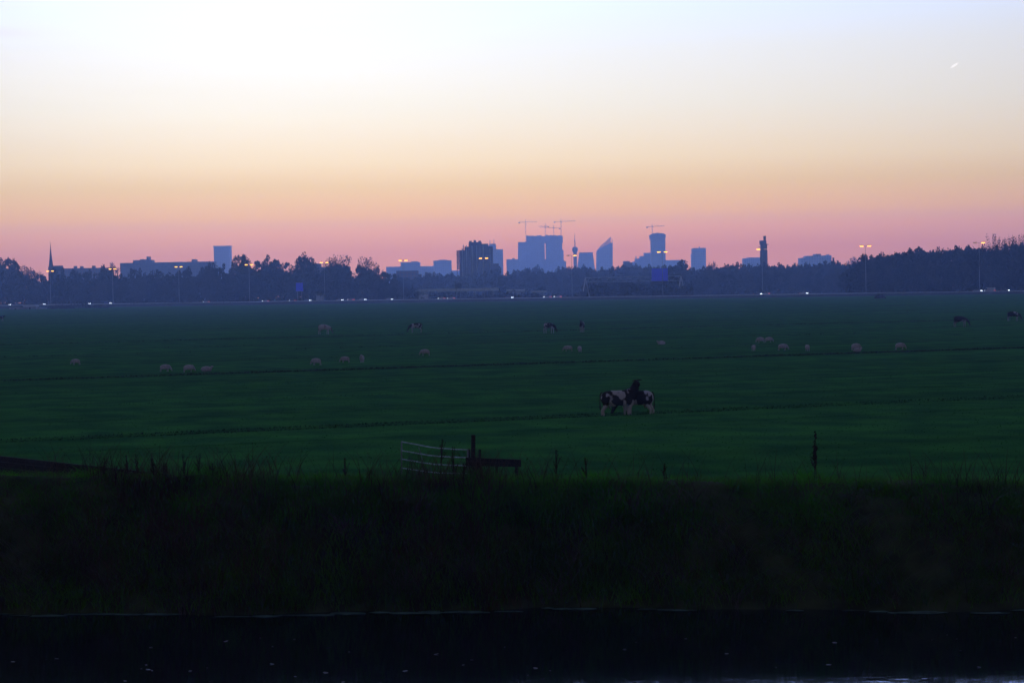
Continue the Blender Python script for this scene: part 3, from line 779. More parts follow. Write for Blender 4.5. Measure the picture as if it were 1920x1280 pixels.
# cars
def car_proto(kind, paint):
    t = empty('car', (0, 0, 0), cat='car', label='x', group='cars driving on the motorway')
    if kind == 'car':
        bm = B(); prism(bm, [(-2.15, .28), (2.1, .28), (2.18, .55), (2.05, .72), (1.1, .92), (-1.55, .98), (-2.15, .88)], -.86, .86); obj('body', bm, PAINT[paint], t, bevel=.06)
        bm = B(); prism(bm, [(1.05, .90), (.35, 1.36), (-.95, 1.40), (-1.65, .95)], -.72, .72); obj('window', bm, m_glass, t, bevel=.04)
        bm = B(); prism(bm, [(.38, 1.36), (.3, 1.43), (-.9, 1.46), (-1.0, 1.40)], -.70, .70); obj('roof', bm, PAINT[paint], t)
    else:
        bm = B(); prism(bm, [(-2.6, .35), (2.4, .35), (2.5, .9), (2.2, 1.1), (1.6, 1.95), (1.4, 2.15), (-2.6, 2.2)], -.95, .95); obj('body', bm, PAINT[paint], t, bevel=.07)
        bm = B(); prism(bm, [(2.17, 1.14), (1.66, 1.9), (1.0, 1.9), (1.0, 1.2)], -.98, .98); obj('window', bm, m_glass, t)
    for sx in (-1.35, 1.35):
        for sy in (-.80, .80):
            bm = B(); tube(bm, (sx, sy - .1, .32), (sx, sy + .1, .32), .32, .32, 16); obj('wheel', bm, m_tyre, t, bevel=.02)
    xf = 2.12 if kind == 'car' else 2.46
    for sy in (-.64, .64):
        bm = B(); box(bm, xf - .02, xf + .10, sy - .17, sy + .17, .60, .86); obj('headlight', bm, m_head, t, bevel=.03)
        bm = B(); box(bm, -xf - .09 if kind == 'car' else -2.66, -xf + .02 if kind == 'car' else -2.58, sy - .14, sy + .14, .7, .86); obj('tail_light', bm, m_tail, t, bevel=.02)
    return t
protos = {}
def car(px, kind, paint, lane, toward, label):
    key = (kind, paint); p, s = road_pt(px, lane); rz = -LA if toward else math.pi - LA
    if key not in protos:
        protos[key] = t = car_proto(kind, paint); t.location = p; t.rotation_euler = (0, 0, rz); t['label'] = label
        if kind == 'van': t['category'] = 'van'
    else: dup(protos[key], p, rz, 1, label)
cars = [(14, 'car', 'dark', -8.7, 1, 'car with two small headlights nearest the left edge of the picture'),
        (79, 'car', 'silver', -5, 1, 'faint grey car just left of the lamp before the church spire'),
        (164, 'car', 'silver', -8.7, 1, 'silver car with lit headlights midway between the first two lamps'),
        (202, 'van', 'blue', -5, 1, 'van with the bluest and brightest headlights just left of the second lamp'),
        (387, 'car', 'silver', 5, 0, 'pale car between the third and fourth lamps with no front lights showing'),
        (498, 'car', 'silver', 8.7, 0, 'grey car on the far lanes just right of the fourth lamp'),
        (549, 'car', 'dark', 8.7, 0, 'dark car on the far lanes below the small blue sign'),
        (577, 'car', 'silver', -8.7, 1, 'silver car with bright headlight left of the small pale cabin'),
        (637, 'car', 'silver', -5, 1, 'silver car with two bright headlights right of the fifth lamp'),
        (658, 'car', 'red', 5, 0, 'car showing red tail lights between two oncoming silver cars'),
        (680, 'car', 'white', -8.7, 1, 'white car with headlights under the big round airy tree'),
        (730, 'car', 'silver', -5, 1, 'silver car just left of the sixth lamp'),
        (828, 'car', 'white', 5, 0, 'pale car roof on the far lanes left of the black matrix panel'),
        (846, 'car', 'silver', 8.7, 0, 'grey car roof on the far lanes directly below the black matrix panel'),
        (955, 'car', 'silver', -8.7, 1, 'silver car with two headlights right of the seventh lamp'),
        (1027, 'car', 'silver', 5, 0, 'grey car on the far lanes left of the eighth lamp'),
        (1046, 'car', 'white', 8.7, 0, 'white car on the far lanes just left of the eighth lamp'),
        (1421, 'car', 'dark', -8.7, 1, 'dark car with two headlights just left of the tenth lamp'),
        (1436, 'car', 'white', 5, 0, 'pale car on the far lanes beside the tenth lamp'),
        (1507, 'car', 'white', -8.7, 1, 'white car with a bright headlight between the tenth and eleventh lamps'),
        (1833, 'car', 'silver', -8.7, 1, 'silver car with lit headlight at the twelfth lamp'),
        (1856, 'van', 'silver', 5, 0, 'pale van on the far lanes right of the twelfth lamp'),
        (1884, 'car', 'dark', -8.7, 1, 'dark car with headlights nearest the right edge of the picture')]
for c in cars: car(*c)

# signs and gantry
def billboard(name, px0, px1, y0, y1, Y, m, label, cat='sign', feet=2.0, extra=None):
    a = P(px0, y1, Y); b_ = P(px1, y0, Y); cx = (a.x + b_.x) / 2; w = b_.x - a.x; h = b_.z - a.z
    t = empty(name, (cx, Y, feet), label=label, cat=cat)
    bm = B(); box(bm, -w / 2, w / 2, -.12, .12, a.z - feet, b_.z - feet); obj('panel', bm, m, t, bevel=.03)
    bm = B(); e = .12
    for q in ((-w / 2 - e, w / 2 + e, b_.z - feet, b_.z - feet + e), (-w / 2 - e, w / 2 + e, a.z - feet - e, a.z - feet)): box(bm, q[0], q[1], -.15, .15, q[2], q[3])
    obj('frame', bm, m_pole, t)
    for sx in (-.3, .3):
        bm = B(); tube(bm, (sx * w, .3, -1), (sx * w, .3, b_.z - feet), .14, .14, 8); obj('post', bm, m_pole, t, smooth=True)
    return t
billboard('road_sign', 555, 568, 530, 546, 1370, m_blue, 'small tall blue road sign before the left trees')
t = billboard('matrix_sign', 853, 866, 531, 541, 1260, m_blk, 'black electronic panel beside the dark stepped flats', 'panel')
# gantry
Yg = 1236; zb = 2.0
t = empty('sign_gantry', (P(1188, 550, Yg).x, Yg, zb), label='wide motorway gantry with lattice beam and leaning legs, carrying the big blue sign', cat='gantry')
ox = t.location.x; xl = P(1098, 525, Yg).x - ox; xr = P(1277, 520, Yg).x - ox; zt = P(1188, 519, Yg).z - zb
bm = B()
for zz in (zt, zt - 2.6):
    for yy in (-.8, .8): tube(bm, (xl, yy, zz), (xr, yy, zz), .16, .16, 6)
nseg = 20
for i in range(nseg):
    a_ = xl + (xr - xl) * i / nseg; b_ = xl + (xr - xl) * (i + 1) / nseg; s_ = (0, -2.6) if i % 2 else (-2.6, 0)
    tube(bm, (a_, -.8, zt + s_[0]), (b_, -.8, zt + s_[1]), .08, .08, 5)
obj('beam', bm, m_steel, t)
for xx in (xl, xr):
    bm = B()
    for sx in (-2.4, 2.4):
        tube(bm, (xx + sx, -.8, -.5), (xx, -.8, zt), .24, .18, 6); tube(bm, (xx + sx, .8, -.5), (xx, .8, zt), .24, .18, 6)
    tube(bm, (xx - 2.1, -.8, .9), (xx + 2.1, -.8, .9), .2, .2, 6); tube(bm, (xx - 1.3, -.8, 4.4), (xx + 1.3, -.8, 4.4), .12, .12, 6)
    obj('leg', bm, m_steel, t)
a_ = P(1222, 527, Yg - 2); c_2 = P(1252, 503, Yg - 2)
bs_ = empty('direction_sign', ((a_.x + c_2.x) / 2, Yg - 2, a_.z), label='big square blue direction sign hanging on the gantry', cat='sign')
wv = (c_2.x - a_.x) / 2; hv = c_2.z - a_.z
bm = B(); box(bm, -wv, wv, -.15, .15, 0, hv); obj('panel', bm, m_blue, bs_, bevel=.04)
bm = B(); box(bm, -wv, wv, -.25, .15, -2.0, -.05); obj('lower_panel', bm, m_blk, bs_, bevel=.04)
bm = B(); tube(bm, (-wv * .6, .5, -1.5), (-wv * .6, .5, hv - .3), .12, .12, 6); tube(bm, (wv * .6, .5, -1.5), (wv * .6, .5, hv - .3), .12, .12, 6); tube(bm, (-wv * .6, .2, .8), (-wv * .6, 2, .8), .1, .1, 6); tube(bm, (wv * .6, .2, .8), (wv * .6, 2, .8), .1, .1, 6); obj('bracket', bm, m_pole, bs_)
# cabins and sheds
def shed(px0, px1, y0, y1, Y, label, m=m_conc, name='cabin', roof=None, dep=6):
    a = P(px0, y1, Y); b_ = P(px1, y0, Y); cx = (a.x + b_.x) / 2; w = (b_.x - a.x) / 2; base = float(min(a.z, 1.6)); h = b_.z - base
    t = empty(name, (cx, Y, base), label=label, cat=name.replace('_', ' '))
    bm = B(); box(bm, -w, w, 0, dep, -.5, h * .86); obj('wall', bm, m, t, bevel=.03)
    bm = B(); box(bm, -w - .3, w + .3, -.3, dep + .3, h * .86 + .003, h); obj('roof', bm, roof or m_conc, t, bevel=.03)
    bm = B(); box(bm, -.5, .5, -.06, -.003, .02, min(2.1, h * .7)); obj('door', bm, m_blk, t)
m_white = mat('pale_cladding', (0.78, 0.76, 0.76), .6, var=.1, scale=.5)
shed(593, 606, 551, 563, 1420, 'small pale cabin beyond the motorway, right of the small blue sign', m_white)
shed(785, 803, 549, 561, 1400, 'wide pale cabin beyond the motorway beside the end of the viaduct', m_white)
shed(44, 68, 573, 583, 1330, 'low shed with a bright pale roof near the left edge', m_conc, 'shed', m_white)
shed(18, 40, 576, 584, 1325, 'low dull grey shed left of the one with the bright roof', m_conc, 'shed')
shed(70, 84, 577, 583, 1325, 'small dull shed right of the one with the bright roof', m_conc, 'shed')
shed(950, 984, 542, 550, 1650, 'long low greenhouse with a pale roof right of the seventh lamp', m_conc, 'greenhouse', m_white, 12)
shed(996, 1024, 545, 552, 1560, 'shorter low greenhouse with a pale roof left of the eighth lamp', m_conc, 'greenhouse', m_white, 12)
shed(1088, 1100, 546, 556, 1215, 'squat dark kiosk at the left foot of the gantry', m_blk, 'kiosk', m_blk)
# viaduct
Yv = 1500; za = P(900, 541, Yv).z
t = empty('viaduct', (P(855, 545, Yv).x, Yv, 0), label='low pale concrete viaduct crossing behind the motorway, below the stepped flats', cat='viaduct')
x0 = P(776, 545, Yv).x - t.location.x; x1 = P(935, 545, Yv).x - t.location.x
bm = B(); box(bm, x0, x1, -5, 5, za - 1.6, za - .5); obj('deck', bm, m_white, t)
bm = B(); box(bm, x0, x1, -5.2, -4.9, za - .497, za + .3); box(bm, x0, x1, 4.9, 5.2, za - .497, za + .3); obj('parapet', bm, m_white, t)
for i in range(5):
    bm = B(); xx = x0 + 4 + (x1 - x0 - 8) * i / 4; box(bm, xx - .8, xx + .8, -3.5, 3.5, 0, za - 1.603); obj('pier', bm, m_conc, t, bevel=.1)

# ------------------------------------------------------------------ buildings
def building(name, label, cat, Y, segs, dep=None, x_ref=None, group=None):
    """segs: (part, px0, px1, ytop, material[, zbase_y])"""
    xm = (segs[0][1] + segs[0][2]) / 2; cx = P(xm, 500, Y).x
    t = empty(name, (cx, Y, 0), label=label, cat=cat, group=group)
    for i, sg in enumerate(segs):
        part, p0, p1, yt, m = sg[:5]; xa, zt = XZ(p0, yt, Y); xb, _ = XZ(p1, yt, Y); zt2 = P((p0 + p1) / 2, yt, Y).z
        z0 = P((p0 + p1) / 2, sg[5], Y).z if len(sg) > 5 else 0
        d = dep or max(12, (xb - xa) * .6); off = .25 * i
        bm = B(); box(bm, xa - cx, xb - cx, off, d - off * .5 if d - off > 1 else d, z0, zt2); obj(part, bm, m, t)
    return t

# church
t = empty('church', (P(97, 500, 2050).x, 2050, 0), label='church with a needle thin dark spire at the far left', cat='church')
cx = t.location.x; Yc = 2050
zt = P(95, 455, Yc).z; zb_ = P(96, 500, Yc).z; w = P(100, 500, Yc).x - P(91.5, 500, Yc).x
sx = P(95.5, 500, Yc).x - cx
bm = B(); ring = [(sx + w / 2 * math.cos(math.pi / 4 * k), w / 2 * math.sin(math.pi / 4 * k)) for k in range(8)]
r1 = [bm.verts.new((x, y, zb_)) for x, y in ring]
r2 = [bm.verts.new((sx + (x - sx) * .40, y * .40, zb_ + (zt - zb_) * .50)) for x, y in ring]
r3 = [bm.verts.new((sx + (x - sx) * .15, y * .15, zb_ + (zt - zb_) * .82)) for x, y in ring]
top = bm.verts.new((sx - .4, 0, zt + 2))
for i in range(8):
    j = (i + 1) % 8; bm.faces.new((r1[i], r1[j], r2[j], r2[i])); bm.faces.new((r2[i], r2[j], r3[j], r3[i])); bm.faces.new((r3[i], r3[j], top))
obj('spire', bm, m_slate, t)
bm = B(); box(bm, sx - w / 2, sx + w / 2, -w / 2, w / 2, 0, zb_ - .01); obj('tower', bm, m_brown, t)
xa = P(100, 500, Yc).x - cx; xb = P(118, 500, Yc).x - cx; zr = P(108, 498, Yc).z
bm = B(); box(bm, xa, xb, -5, 5, 0, zr - 5); obj('nave', bm, m_brown, t)
bm = B(); bmv = [bm.verts.new(c) for c in ((xa, -5.4, zr - 4.99), (xb, -5.4, zr - 4.99), (xb, 5.4, zr - 4.99), (xa, 5.4, zr - 4.99), (xa, 0, zr), (xb, 0, zr))]
for f in ((0, 1, 5, 4), (2, 3, 4, 5), (0, 4, 3), (1, 2, 5), (3, 2, 1, 0)): bm.faces.new([bmv[i] for i in f])
obj('roof', bm, m_slate, t)

building('apartment_block', 'long flat roofed block with small chimneys between the spire and the second lamp', 'building', 2500,
         [('wall', 116, 205, 502.5, f_red), ('chimney', 138, 140.5, 498.5, m_brown, 503), ('chimney', 150, 152.5, 499, m_brown, 503), ('chimney', 172, 175, 498, m_brown, 503)], 14)
building('office_block', 'long hazy block with a raised middle section between the second and third lamps', 'building', 2700,
         [('wall', 225, 402, 491.5, f_slab), ('raised_storey', 249, 285, 487.5, f_slab, 493), ('roof_plant', 262, 270, 486, m_conc, 488), ('mast', 274.5, 278, 481, m_conc, 488), ('roof_plant', 359, 366, 486, m_conc, 492)], 20)
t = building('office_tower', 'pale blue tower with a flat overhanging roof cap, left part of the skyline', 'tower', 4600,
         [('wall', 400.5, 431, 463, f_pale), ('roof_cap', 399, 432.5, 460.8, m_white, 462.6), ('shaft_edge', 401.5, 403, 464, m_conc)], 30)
building('flat_block', 'plain dark flat roofed block between the airy tree tops right of the fifth lamp', 'building', 1900,
         [('wall', 600, 655, 500, f_dark), ('raised_storey', 586, 600, 494, f_dark)], 14)
building('office_block', 'low stepped pale offices under the sixth lamp', 'building', 4200,
         [('wall', 724, 751, 500, f_pale), ('raised_wing', 751, 787, 491.5, f_pale), ('roof_plant', 771, 783, 490, m_conc, 492), ('low_wing', 787, 813, 499, f_pale)], 30)
building('office_block', 'pale square block left of the dark stepped flats', 'building', 4400,
         [('wall', 812.5, 846, 488.3, f_pale), ('roof_plant', 822, 838, 487, m_conc, 489), ('low_wing', 846, 862, 507, f_pale)], 30)
building('brick_block', 'reddish brown block with a curved parapet in the trees below the sixth lamp', 'building', 2150,
         [('wall', 743, 784, 507.5, f_red), ('low_wing', 736, 743, 513, f_red), ('low_wing', 784, 790, 514, f_red)], 14)
# stepped flats
t = building('stepped_flats', 'dark stepped block of flats with chimneys, largest building near the middle', 'building', 2150,
         [('wall', 861, 871, 469, f_dark), ('wall', 871, 878.5, 462.5, f_dark), ('wall', 878.5, 903, 454, f_dark), ('wall', 903, 915, 457, f_dark), ('wall', 915, 924, 461.5, f_dark), ('wall', 924, 935, 494, f_dark),
          ('chimney', 879.5, 884, 451.5, m_brown, 454.5), ('chimney', 888, 892, 450.3, m_brown, 454.5), ('chimney', 897, 901.5, 451.3, m_brown, 454.5), ('mast', 868, 869, 459, m_brown, 469.5)], 16)
cx = t.location.x
for k in range(16):
    z = P(858, 505 - k * 2.25, 2150).z; bm = B(); x0 = P(856, 480, 2150).x - cx; x1 = P(861, 480, 2150).x - cx
    box(bm, x0, x1 - .01, 1, 9, z, z + .35); box(bm, x0, x1 - .01, 1, 1.1, z + .353, z + .9); obj('balcony', bm, m_brown, t)
bm = B(); x0 = P(856.3, 480, 2150).x - cx; box(bm, x0, x0 + .4, 1.2, 1.6, 0, P(858, 469, 2150).z); box(bm, x0, x0 + .4, 8, 8.4, 0, P(858, 469, 2150).z); obj('column', bm, m_brown, t)
for k, (xa_, xb_) in enumerate(((866, 868), (874, 875.5), (884, 887), (893, 895), (905, 907), (918, 919.5))):
    bm = B(); box(bm, P(xa_, 480, 2150).x - cx, P(xb_, 480, 2150).x - cx, -1.0, .25 * k - .01, 0, P(xb_, 466 if k in (0, 5) else 460, 2150).z); obj('stair_tower', bm, m_conc, t)
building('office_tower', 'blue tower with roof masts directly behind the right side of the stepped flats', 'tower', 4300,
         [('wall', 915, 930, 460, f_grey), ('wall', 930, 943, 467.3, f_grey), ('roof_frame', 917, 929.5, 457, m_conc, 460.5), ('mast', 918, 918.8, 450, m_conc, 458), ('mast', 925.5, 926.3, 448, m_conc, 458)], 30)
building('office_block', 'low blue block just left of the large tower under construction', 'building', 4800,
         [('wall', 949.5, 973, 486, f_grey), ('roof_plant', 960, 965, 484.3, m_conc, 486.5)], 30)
# big tower under construction
Yb = 5000
t = empty('construction_tower', (P(1014, 490, Yb).x, Yb, 0), label='huge broad tower under construction with a jagged top and four cranes', cat='tower'); cx = t.location.x
def outl(pts, Y, cx): return [(P(a, b, Y).x - cx, P(a, b, Y).z) for a, b in pts]
def block(part, pts, Y, cx, y0, y1, m, parent):
    o_ = outl(pts, Y, cx); lowx0, lowx1 = o_[0][0], o_[-1][0]
    bm = B(); prism(bm, [(lowx0, 0)] + o_ + [(lowx1, 0)], y0, y1); return obj(part, bm, m, parent)
block('left_wing', [(971, 500), (971.5, 454.2), (987, 453.5)], Yb, cx, 0, 45, f_grey, t)
rj = random.Random(3); jag = []
for k in range(9):
    xx = 987 + k * 4; yy = 442.2 + rj.uniform(-.9, .8); jag += [(xx, yy), (xx + 3.9, yy)]
block('left_slab', [(987, 448)] + jag[:-2] + [(1021, 442)], Yb, cx, -6, 40, f_grey, t)
jag = []
for k in range(8):
    xx = 1023 + k * 4; yy = 441 + (.8 if k > 4 else 0) + rj.uniform(-.8, .8); jag += [(xx, yy), (xx + 3.9, yy)]
block('right_slab', [(1023, 442)] + jag + [(1055.2, 455), (1054, 456), (1054.3, 468), (1056.5, 469.5), (1057, 488)], Yb, cx, -6, 40, f_grey, t)
bm = B(); x0 = P(1020.95, 450, Yb).x - cx; x1 = P(1023.05, 450, Yb).x - cx; box(bm, x0, x1, 2, 30, P(1022, 456, Yb).z, P(1022, 443, Yb).z); obj('bridge', bm, f_grey, t)
bm = B(); box(bm, x0, x1, 2, 30, 0, P(1022, 486, Yb).z); obj('podium', bm, f_grey, t)
block('low_wing', [(1057, 489), (1061.5, 489.5)], Yb, cx, 0, 40, f_grey, t)
# cranes
def crane(px, ytop, ybase, jib, label, Y=4990):
    """jib: (x_counter, y_counter, x_tip, y_tip)"""
    x, zt = XZ(px, ytop, Y); zb = P(px, ybase, Y).z
    t = empty('tower_crane', (x, Y, zb), label=label, cat='crane', group='tower cranes on the skyline')
    def lp(a, b_): q = P(a, b_, Y); return Vector((q.x - x, 0, q.z - zb))
    H = zt - zb; bm = B(); r = .85
    for sx in (-r, r):
        for sy in (-r, r): tube(bm, (sx, sy, -1), (sx, sy, H * .8), .22, .22, 4)
    nn3 = max(4, int(H / 3.5))
    for i in range(nn3):
        z0 = H * .8 * i / nn3; z1 = H * .8 * (i + 1) / nn3; s = r if i % 2 else -r
        tube(bm, (-s, -r, z0), (s, -r, z1), .14, .14, 4); tube(bm, (-r, s, z0), (-r, -s, z1), .14, .14, 4); tube(bm, (-r, -r, z1), (r, -r, z1), .14, .14, 4)
    obj('mast', bm, m_pole, t)
    bm = B(); tube(bm, (-.8, 0, H * .8), (0, 0, H), .3, .12, 5); tube(bm, (.8, 0, H * .8), (0, 0, H), .3, .12, 5); obj('apex', bm, m_pole, t)
    a = lp(jib[0], jib[1]); c = lp(jib[2], jib[3]); mid = lp(px, jib[1] + (jib[3] - jib[1]) * .4)
    for nm_, q in (('jib', c), ('counter_jib', a)):
        bm = B(); n_ = max(3, int((q - mid).length / 4)); up = Vector((0, 0, 1.1))
        tube(bm, mid - up * .3, q - up * .3, .30, .22, 4); tube(bm, mid + up * .6, q + up * .35, .22, .18, 4)
        for i in range(n_):
            p0 = mid.lerp(q, i / n_); p1 = mid.lerp(q, (i + 1) / n_); tube(bm, p0 - up * .3, p1 + up * .5, .12, .12, 4)
        obj(nm_, bm, m_pole, t)
    bm = B(); box(bm, a.x - 1.5, a.x + 1.5, -1, 1, a.z - 2.2, a.z + .6); obj('counterweight', bm, m_conc, t, bevel=.1)
    bm = B(); tube(bm, (0, 0, H), mid.lerp(c, .65) + Vector((0, 0, .8)), .08, .08, 4); tube(bm, (0, 0, H), a + Vector((0, 0, .6)), .08, .08, 4); obj('tie_rod', bm, m_pole, t)
    bm = B(); box(bm, .9, 2.3, -1, .6, H * .8 - 2.2, H * .8 - .1); obj('cab', bm, m_white, t, bevel=.08)
crane(985.2, 411, 454, (973.5, 417, 1007, 415.5), 'leftmost of the four cranes on the huge tower, tall with its jib to the right')
crane(1022.4, 419, 442, (1028, 424.6, 1009, 424.2), 'low crane over the slit of the huge tower, jib to the left')
crane(1037.8, 422, 442, (1049.5, 428, 1012, 426), 'lowest and smallest of the four cranes, between two taller ones', 4985)
crane(1051.6, 410, 441, (1039.5, 416.2, 1079.5, 414.2), 'rightmost of the four cranes on the huge tower with the longest jib')
crane(1223, 420, 438, (1213.5, 425.6, 1246, 423.4), 'single crane standing on the round capped tower', 4395)
# telecom tower
Yt = 4300; xx, zt = XZ(1077.6, 437, Yt); k1 = Yt / FOC
t = empty('telecom_tower', (xx, Yt, 0), label='telecom tower with a bulbous pod and a thin antenna', cat='tower')
zA = P(1078, 463, Yt).z; zB = P(1078, 474, Yt).z; zC = P(1078, 500, Yt).z
def lathe(prof_, n=20):
    bm = B(); rings = []
    for r, z in prof_: rings.append([bm.verts.new((r * math.cos(2 * math.pi * i / n), r * math.sin(2 * math.pi * i / n), z)) for i in range(n)])
    for a, b_ in zip(rings, rings[1:]):
        for i in range(n): bm.faces.new((a[i], a[(i + 1) % n], b_[(i + 1) % n], b_[i]))
    bm.faces.new(rings[0][::-1]); bm.faces.new(rings[-1]); return bm
obj('shaft', lathe([(3.6 * k1, 0), (3.2 * k1, zC), (3.2 * k1, zB - .1)]), m_conc, t)
obj('pod', lathe([(3.6 * k1, zB), (5.0 * k1, zB + 3), (5.4 * k1, zB + 7), (5.4 * k1, zA - 4), (4.3 * k1, zA - .8), (3.2 * k1, zA)]), m_conc, t)
obj('antenna', lathe([(1.0 * k1, zA + .01), (.8 * k1, zA + 12), (.35 * k1, zA + 20), (.2 * k1, zt)], 8), m_pole, t)
# trapezoid
Yq = 4800
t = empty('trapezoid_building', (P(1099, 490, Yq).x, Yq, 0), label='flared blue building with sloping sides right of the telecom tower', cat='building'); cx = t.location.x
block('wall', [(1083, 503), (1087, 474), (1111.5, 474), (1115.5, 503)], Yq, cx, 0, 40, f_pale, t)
bm = B(); z_ = P(1099, 474, Yq).z; box(bm, P(1086.6, 474, Yq).x - cx, P(1112, 474, Yq).x - cx, -1, 41, z_ - .6, z_ + 1); obj('roof', bm, m_conc, t)
# slanted tower
Yq = 4900
t = empty('slanted_tower', (P(1134, 490, Yq).x, Yq, 0), label='tower with a steep slanting glass top rising to the right', cat='tower'); cx = t.location.x
block('wall', [(1119, 500), (1119.3, 470.5), (1126, 465), (1145, 455), (1148.8, 455), (1149, 500)], Yq, cx, 0, 40, f_pale, t)
bm = B(); o_ = outl([(1119.3, 470), (1125, 462.5), (1145.3, 443.8), (1145.3, 446.2), (1126, 464.4), (1119.6, 471.5)], Yq, cx); prism(bm, o_, -1, 4); obj('slanted_rim', bm, m_white, t)
bm = B()
for k in range(9):
    xx_ = 1127 + k * 2.2; y_t = 463.5 - (xx_ - 1125) * .915; y_b = 465.6 - (xx_ - 1126) * .526
    a_ = P(xx_, y_b, Yq); b_ = P(xx_, y_t, Yq); tube(bm, (a_.x - cx, 1, a_.z), (b_.x - cx, 1, b_.z), .35, .35, 4)
a_ = P(1148.6, 456, Yq); b_ = P(1148.6, 449, Yq); tube(bm, (a_.x - cx, 1, a_.z), (b_.x - cx, 1, b_.z), .6, .6, 4)
for yy_ in (446.5, 449.5, 452.5):
    a_ = P(1145, yy_, Yq); b_ = P(1148.6, yy_ + 2.5, Yq); tube(bm, (a_.x - cx, 1, a_.z), (b_.x - cx, 1, b_.z), .35, .35, 4)
obj('lattice', bm, m_white, t)
m_gl = bpy.data.materials.new('roof_glass'); m_gl.use_nodes = True; nb = m_gl.node_tree.nodes['Principled BSDF']; nb.inputs['Base Color'].default_value = (.5, .6, .75, 1); nb.inputs['Alpha'].default_value = .45; nb.inputs['Roughness'].default_value = .2
bm = B(); o_ = outl([(1126, 465.3), (1145.1, 446.4), (1145.1, 455)], Yq, cx); prism(bm, o_, 1.6, 2.0); obj('glass_screen', bm, m_gl, t)
# stepped building with round capped tower
building('stepped_offices', 'wide stepped blue offices at the foot of the round capped tower', 'building', 4600,
         [('wall', 1200, 1225, 480, f_grey), ('step', 1186, 1191, 490.5, f_grey), ('step', 1191, 1200, 484.8, f_grey), ('step', 1208, 1225, 474, f_grey, 480.4), ('mast', 1193, 1193.6, 480, m_conc, 485.2),
          ('low_wing', 1247, 1284, 487.5, f_pale), ('low_wing', 1172, 1186, 496, f_pale)], 30)
t = building('capped_tower', 'round topped tower with a wider cap, carrying a single crane', 'tower', 4400,
         [('wall', 1221, 1247.5, 449, f_grey)], 30)
cx = t.location.x
block_pts = outl([(1218.6, 448.8), (1219.5, 446), (1218.5, 441), (1223, 438), (1233, 436.6), (1244, 437.6), (1248.3, 440), (1248, 446), (1247, 448.8)], 4400, cx)
bm = B(); prism(bm, block_pts, -1, 31); obj('cap', bm, f_grey, t)
building('brown_block', 'small dark block peeping over the trees left of the stepped offices', 'building', 2600, [('wall', 1169, 1181, 489.5, f_dark), ('wall', 1181, 1186, 492, f_dark)], 14)
building('slab_tower', 'plain rectangular blue tower standing alone right of the capped one', 'tower', 4500,
         [('wall', 1298.5, 1323.5, 466, f_pale), ('wall', 1297.3, 1298.6, 476, f_pale), ('roof_cap', 1299.5, 1324, 465, m_conc, 466), ('mast', 1312, 1312.6, 462.5, m_conc, 465.2)], 30)
building('low_block', 'low pale block just left of the dark narrow tower', 'building', 4000, [('wall', 1394, 1429, 484, f_pale), ('roof_cap', 1402, 1426, 482.6, m_conc, 484.3)], 25)
t = building('water_tower', 'dark narrow tower with a stepped top and chimney, right of the tenth lamp', 'tower', 2050,
         [('wall', 1427, 1438.2, 457, m_brown), ('upper_storey', 1425.3, 1437, 451, m_brown, 457.2), ('chimney', 1432.7, 1436.2, 443, m_brown, 451.3), ('chimney_cap', 1432.4, 1436.5, 442.2, m_brown, 444.5),
          ('ledge', 1425.6, 1441.5, 457.5, m_brown, 458.9), ('ledge', 1423.8, 1439, 462.4, m_brown, 463.4), ('base', 1426.3, 1439.3, 470, m_brown)], 7)
building('hospital_block', 'pale stepped block with a dark centre near the left end of the dark wood', 'building', 3300,
         [('wall', 1501, 1512, 483.5, f_pale), ('wall', 1511, 1546, 479.5, f_pale), ('wall', 1545, 1559, 478.6, f_pale), ('roof_plant', 1529, 1539.5, 476, m_brown, 480), ('centre', 1526, 1545, 483, f_dark), ('mast', 1554, 1555, 476.5, m_conc, 479)], 30)
building('chimney_stack', 'tiny dark chimney on the horizon right of the stepped pale block', 'chimney', 2800, [('wall', 1561.5, 1564.3, 484, m_brown), ('cap', 1561.2, 1564.6, 483, m_brown, 484.2)], 3)
building('pale_house', 'pale low building glimpsed in a gap of the trees before the dark wood', 'house', 2000, [('wall', 1517, 1551, 512.5, f_pale), ('wall', 1524, 1546, 511.5, m_conc)], 10)

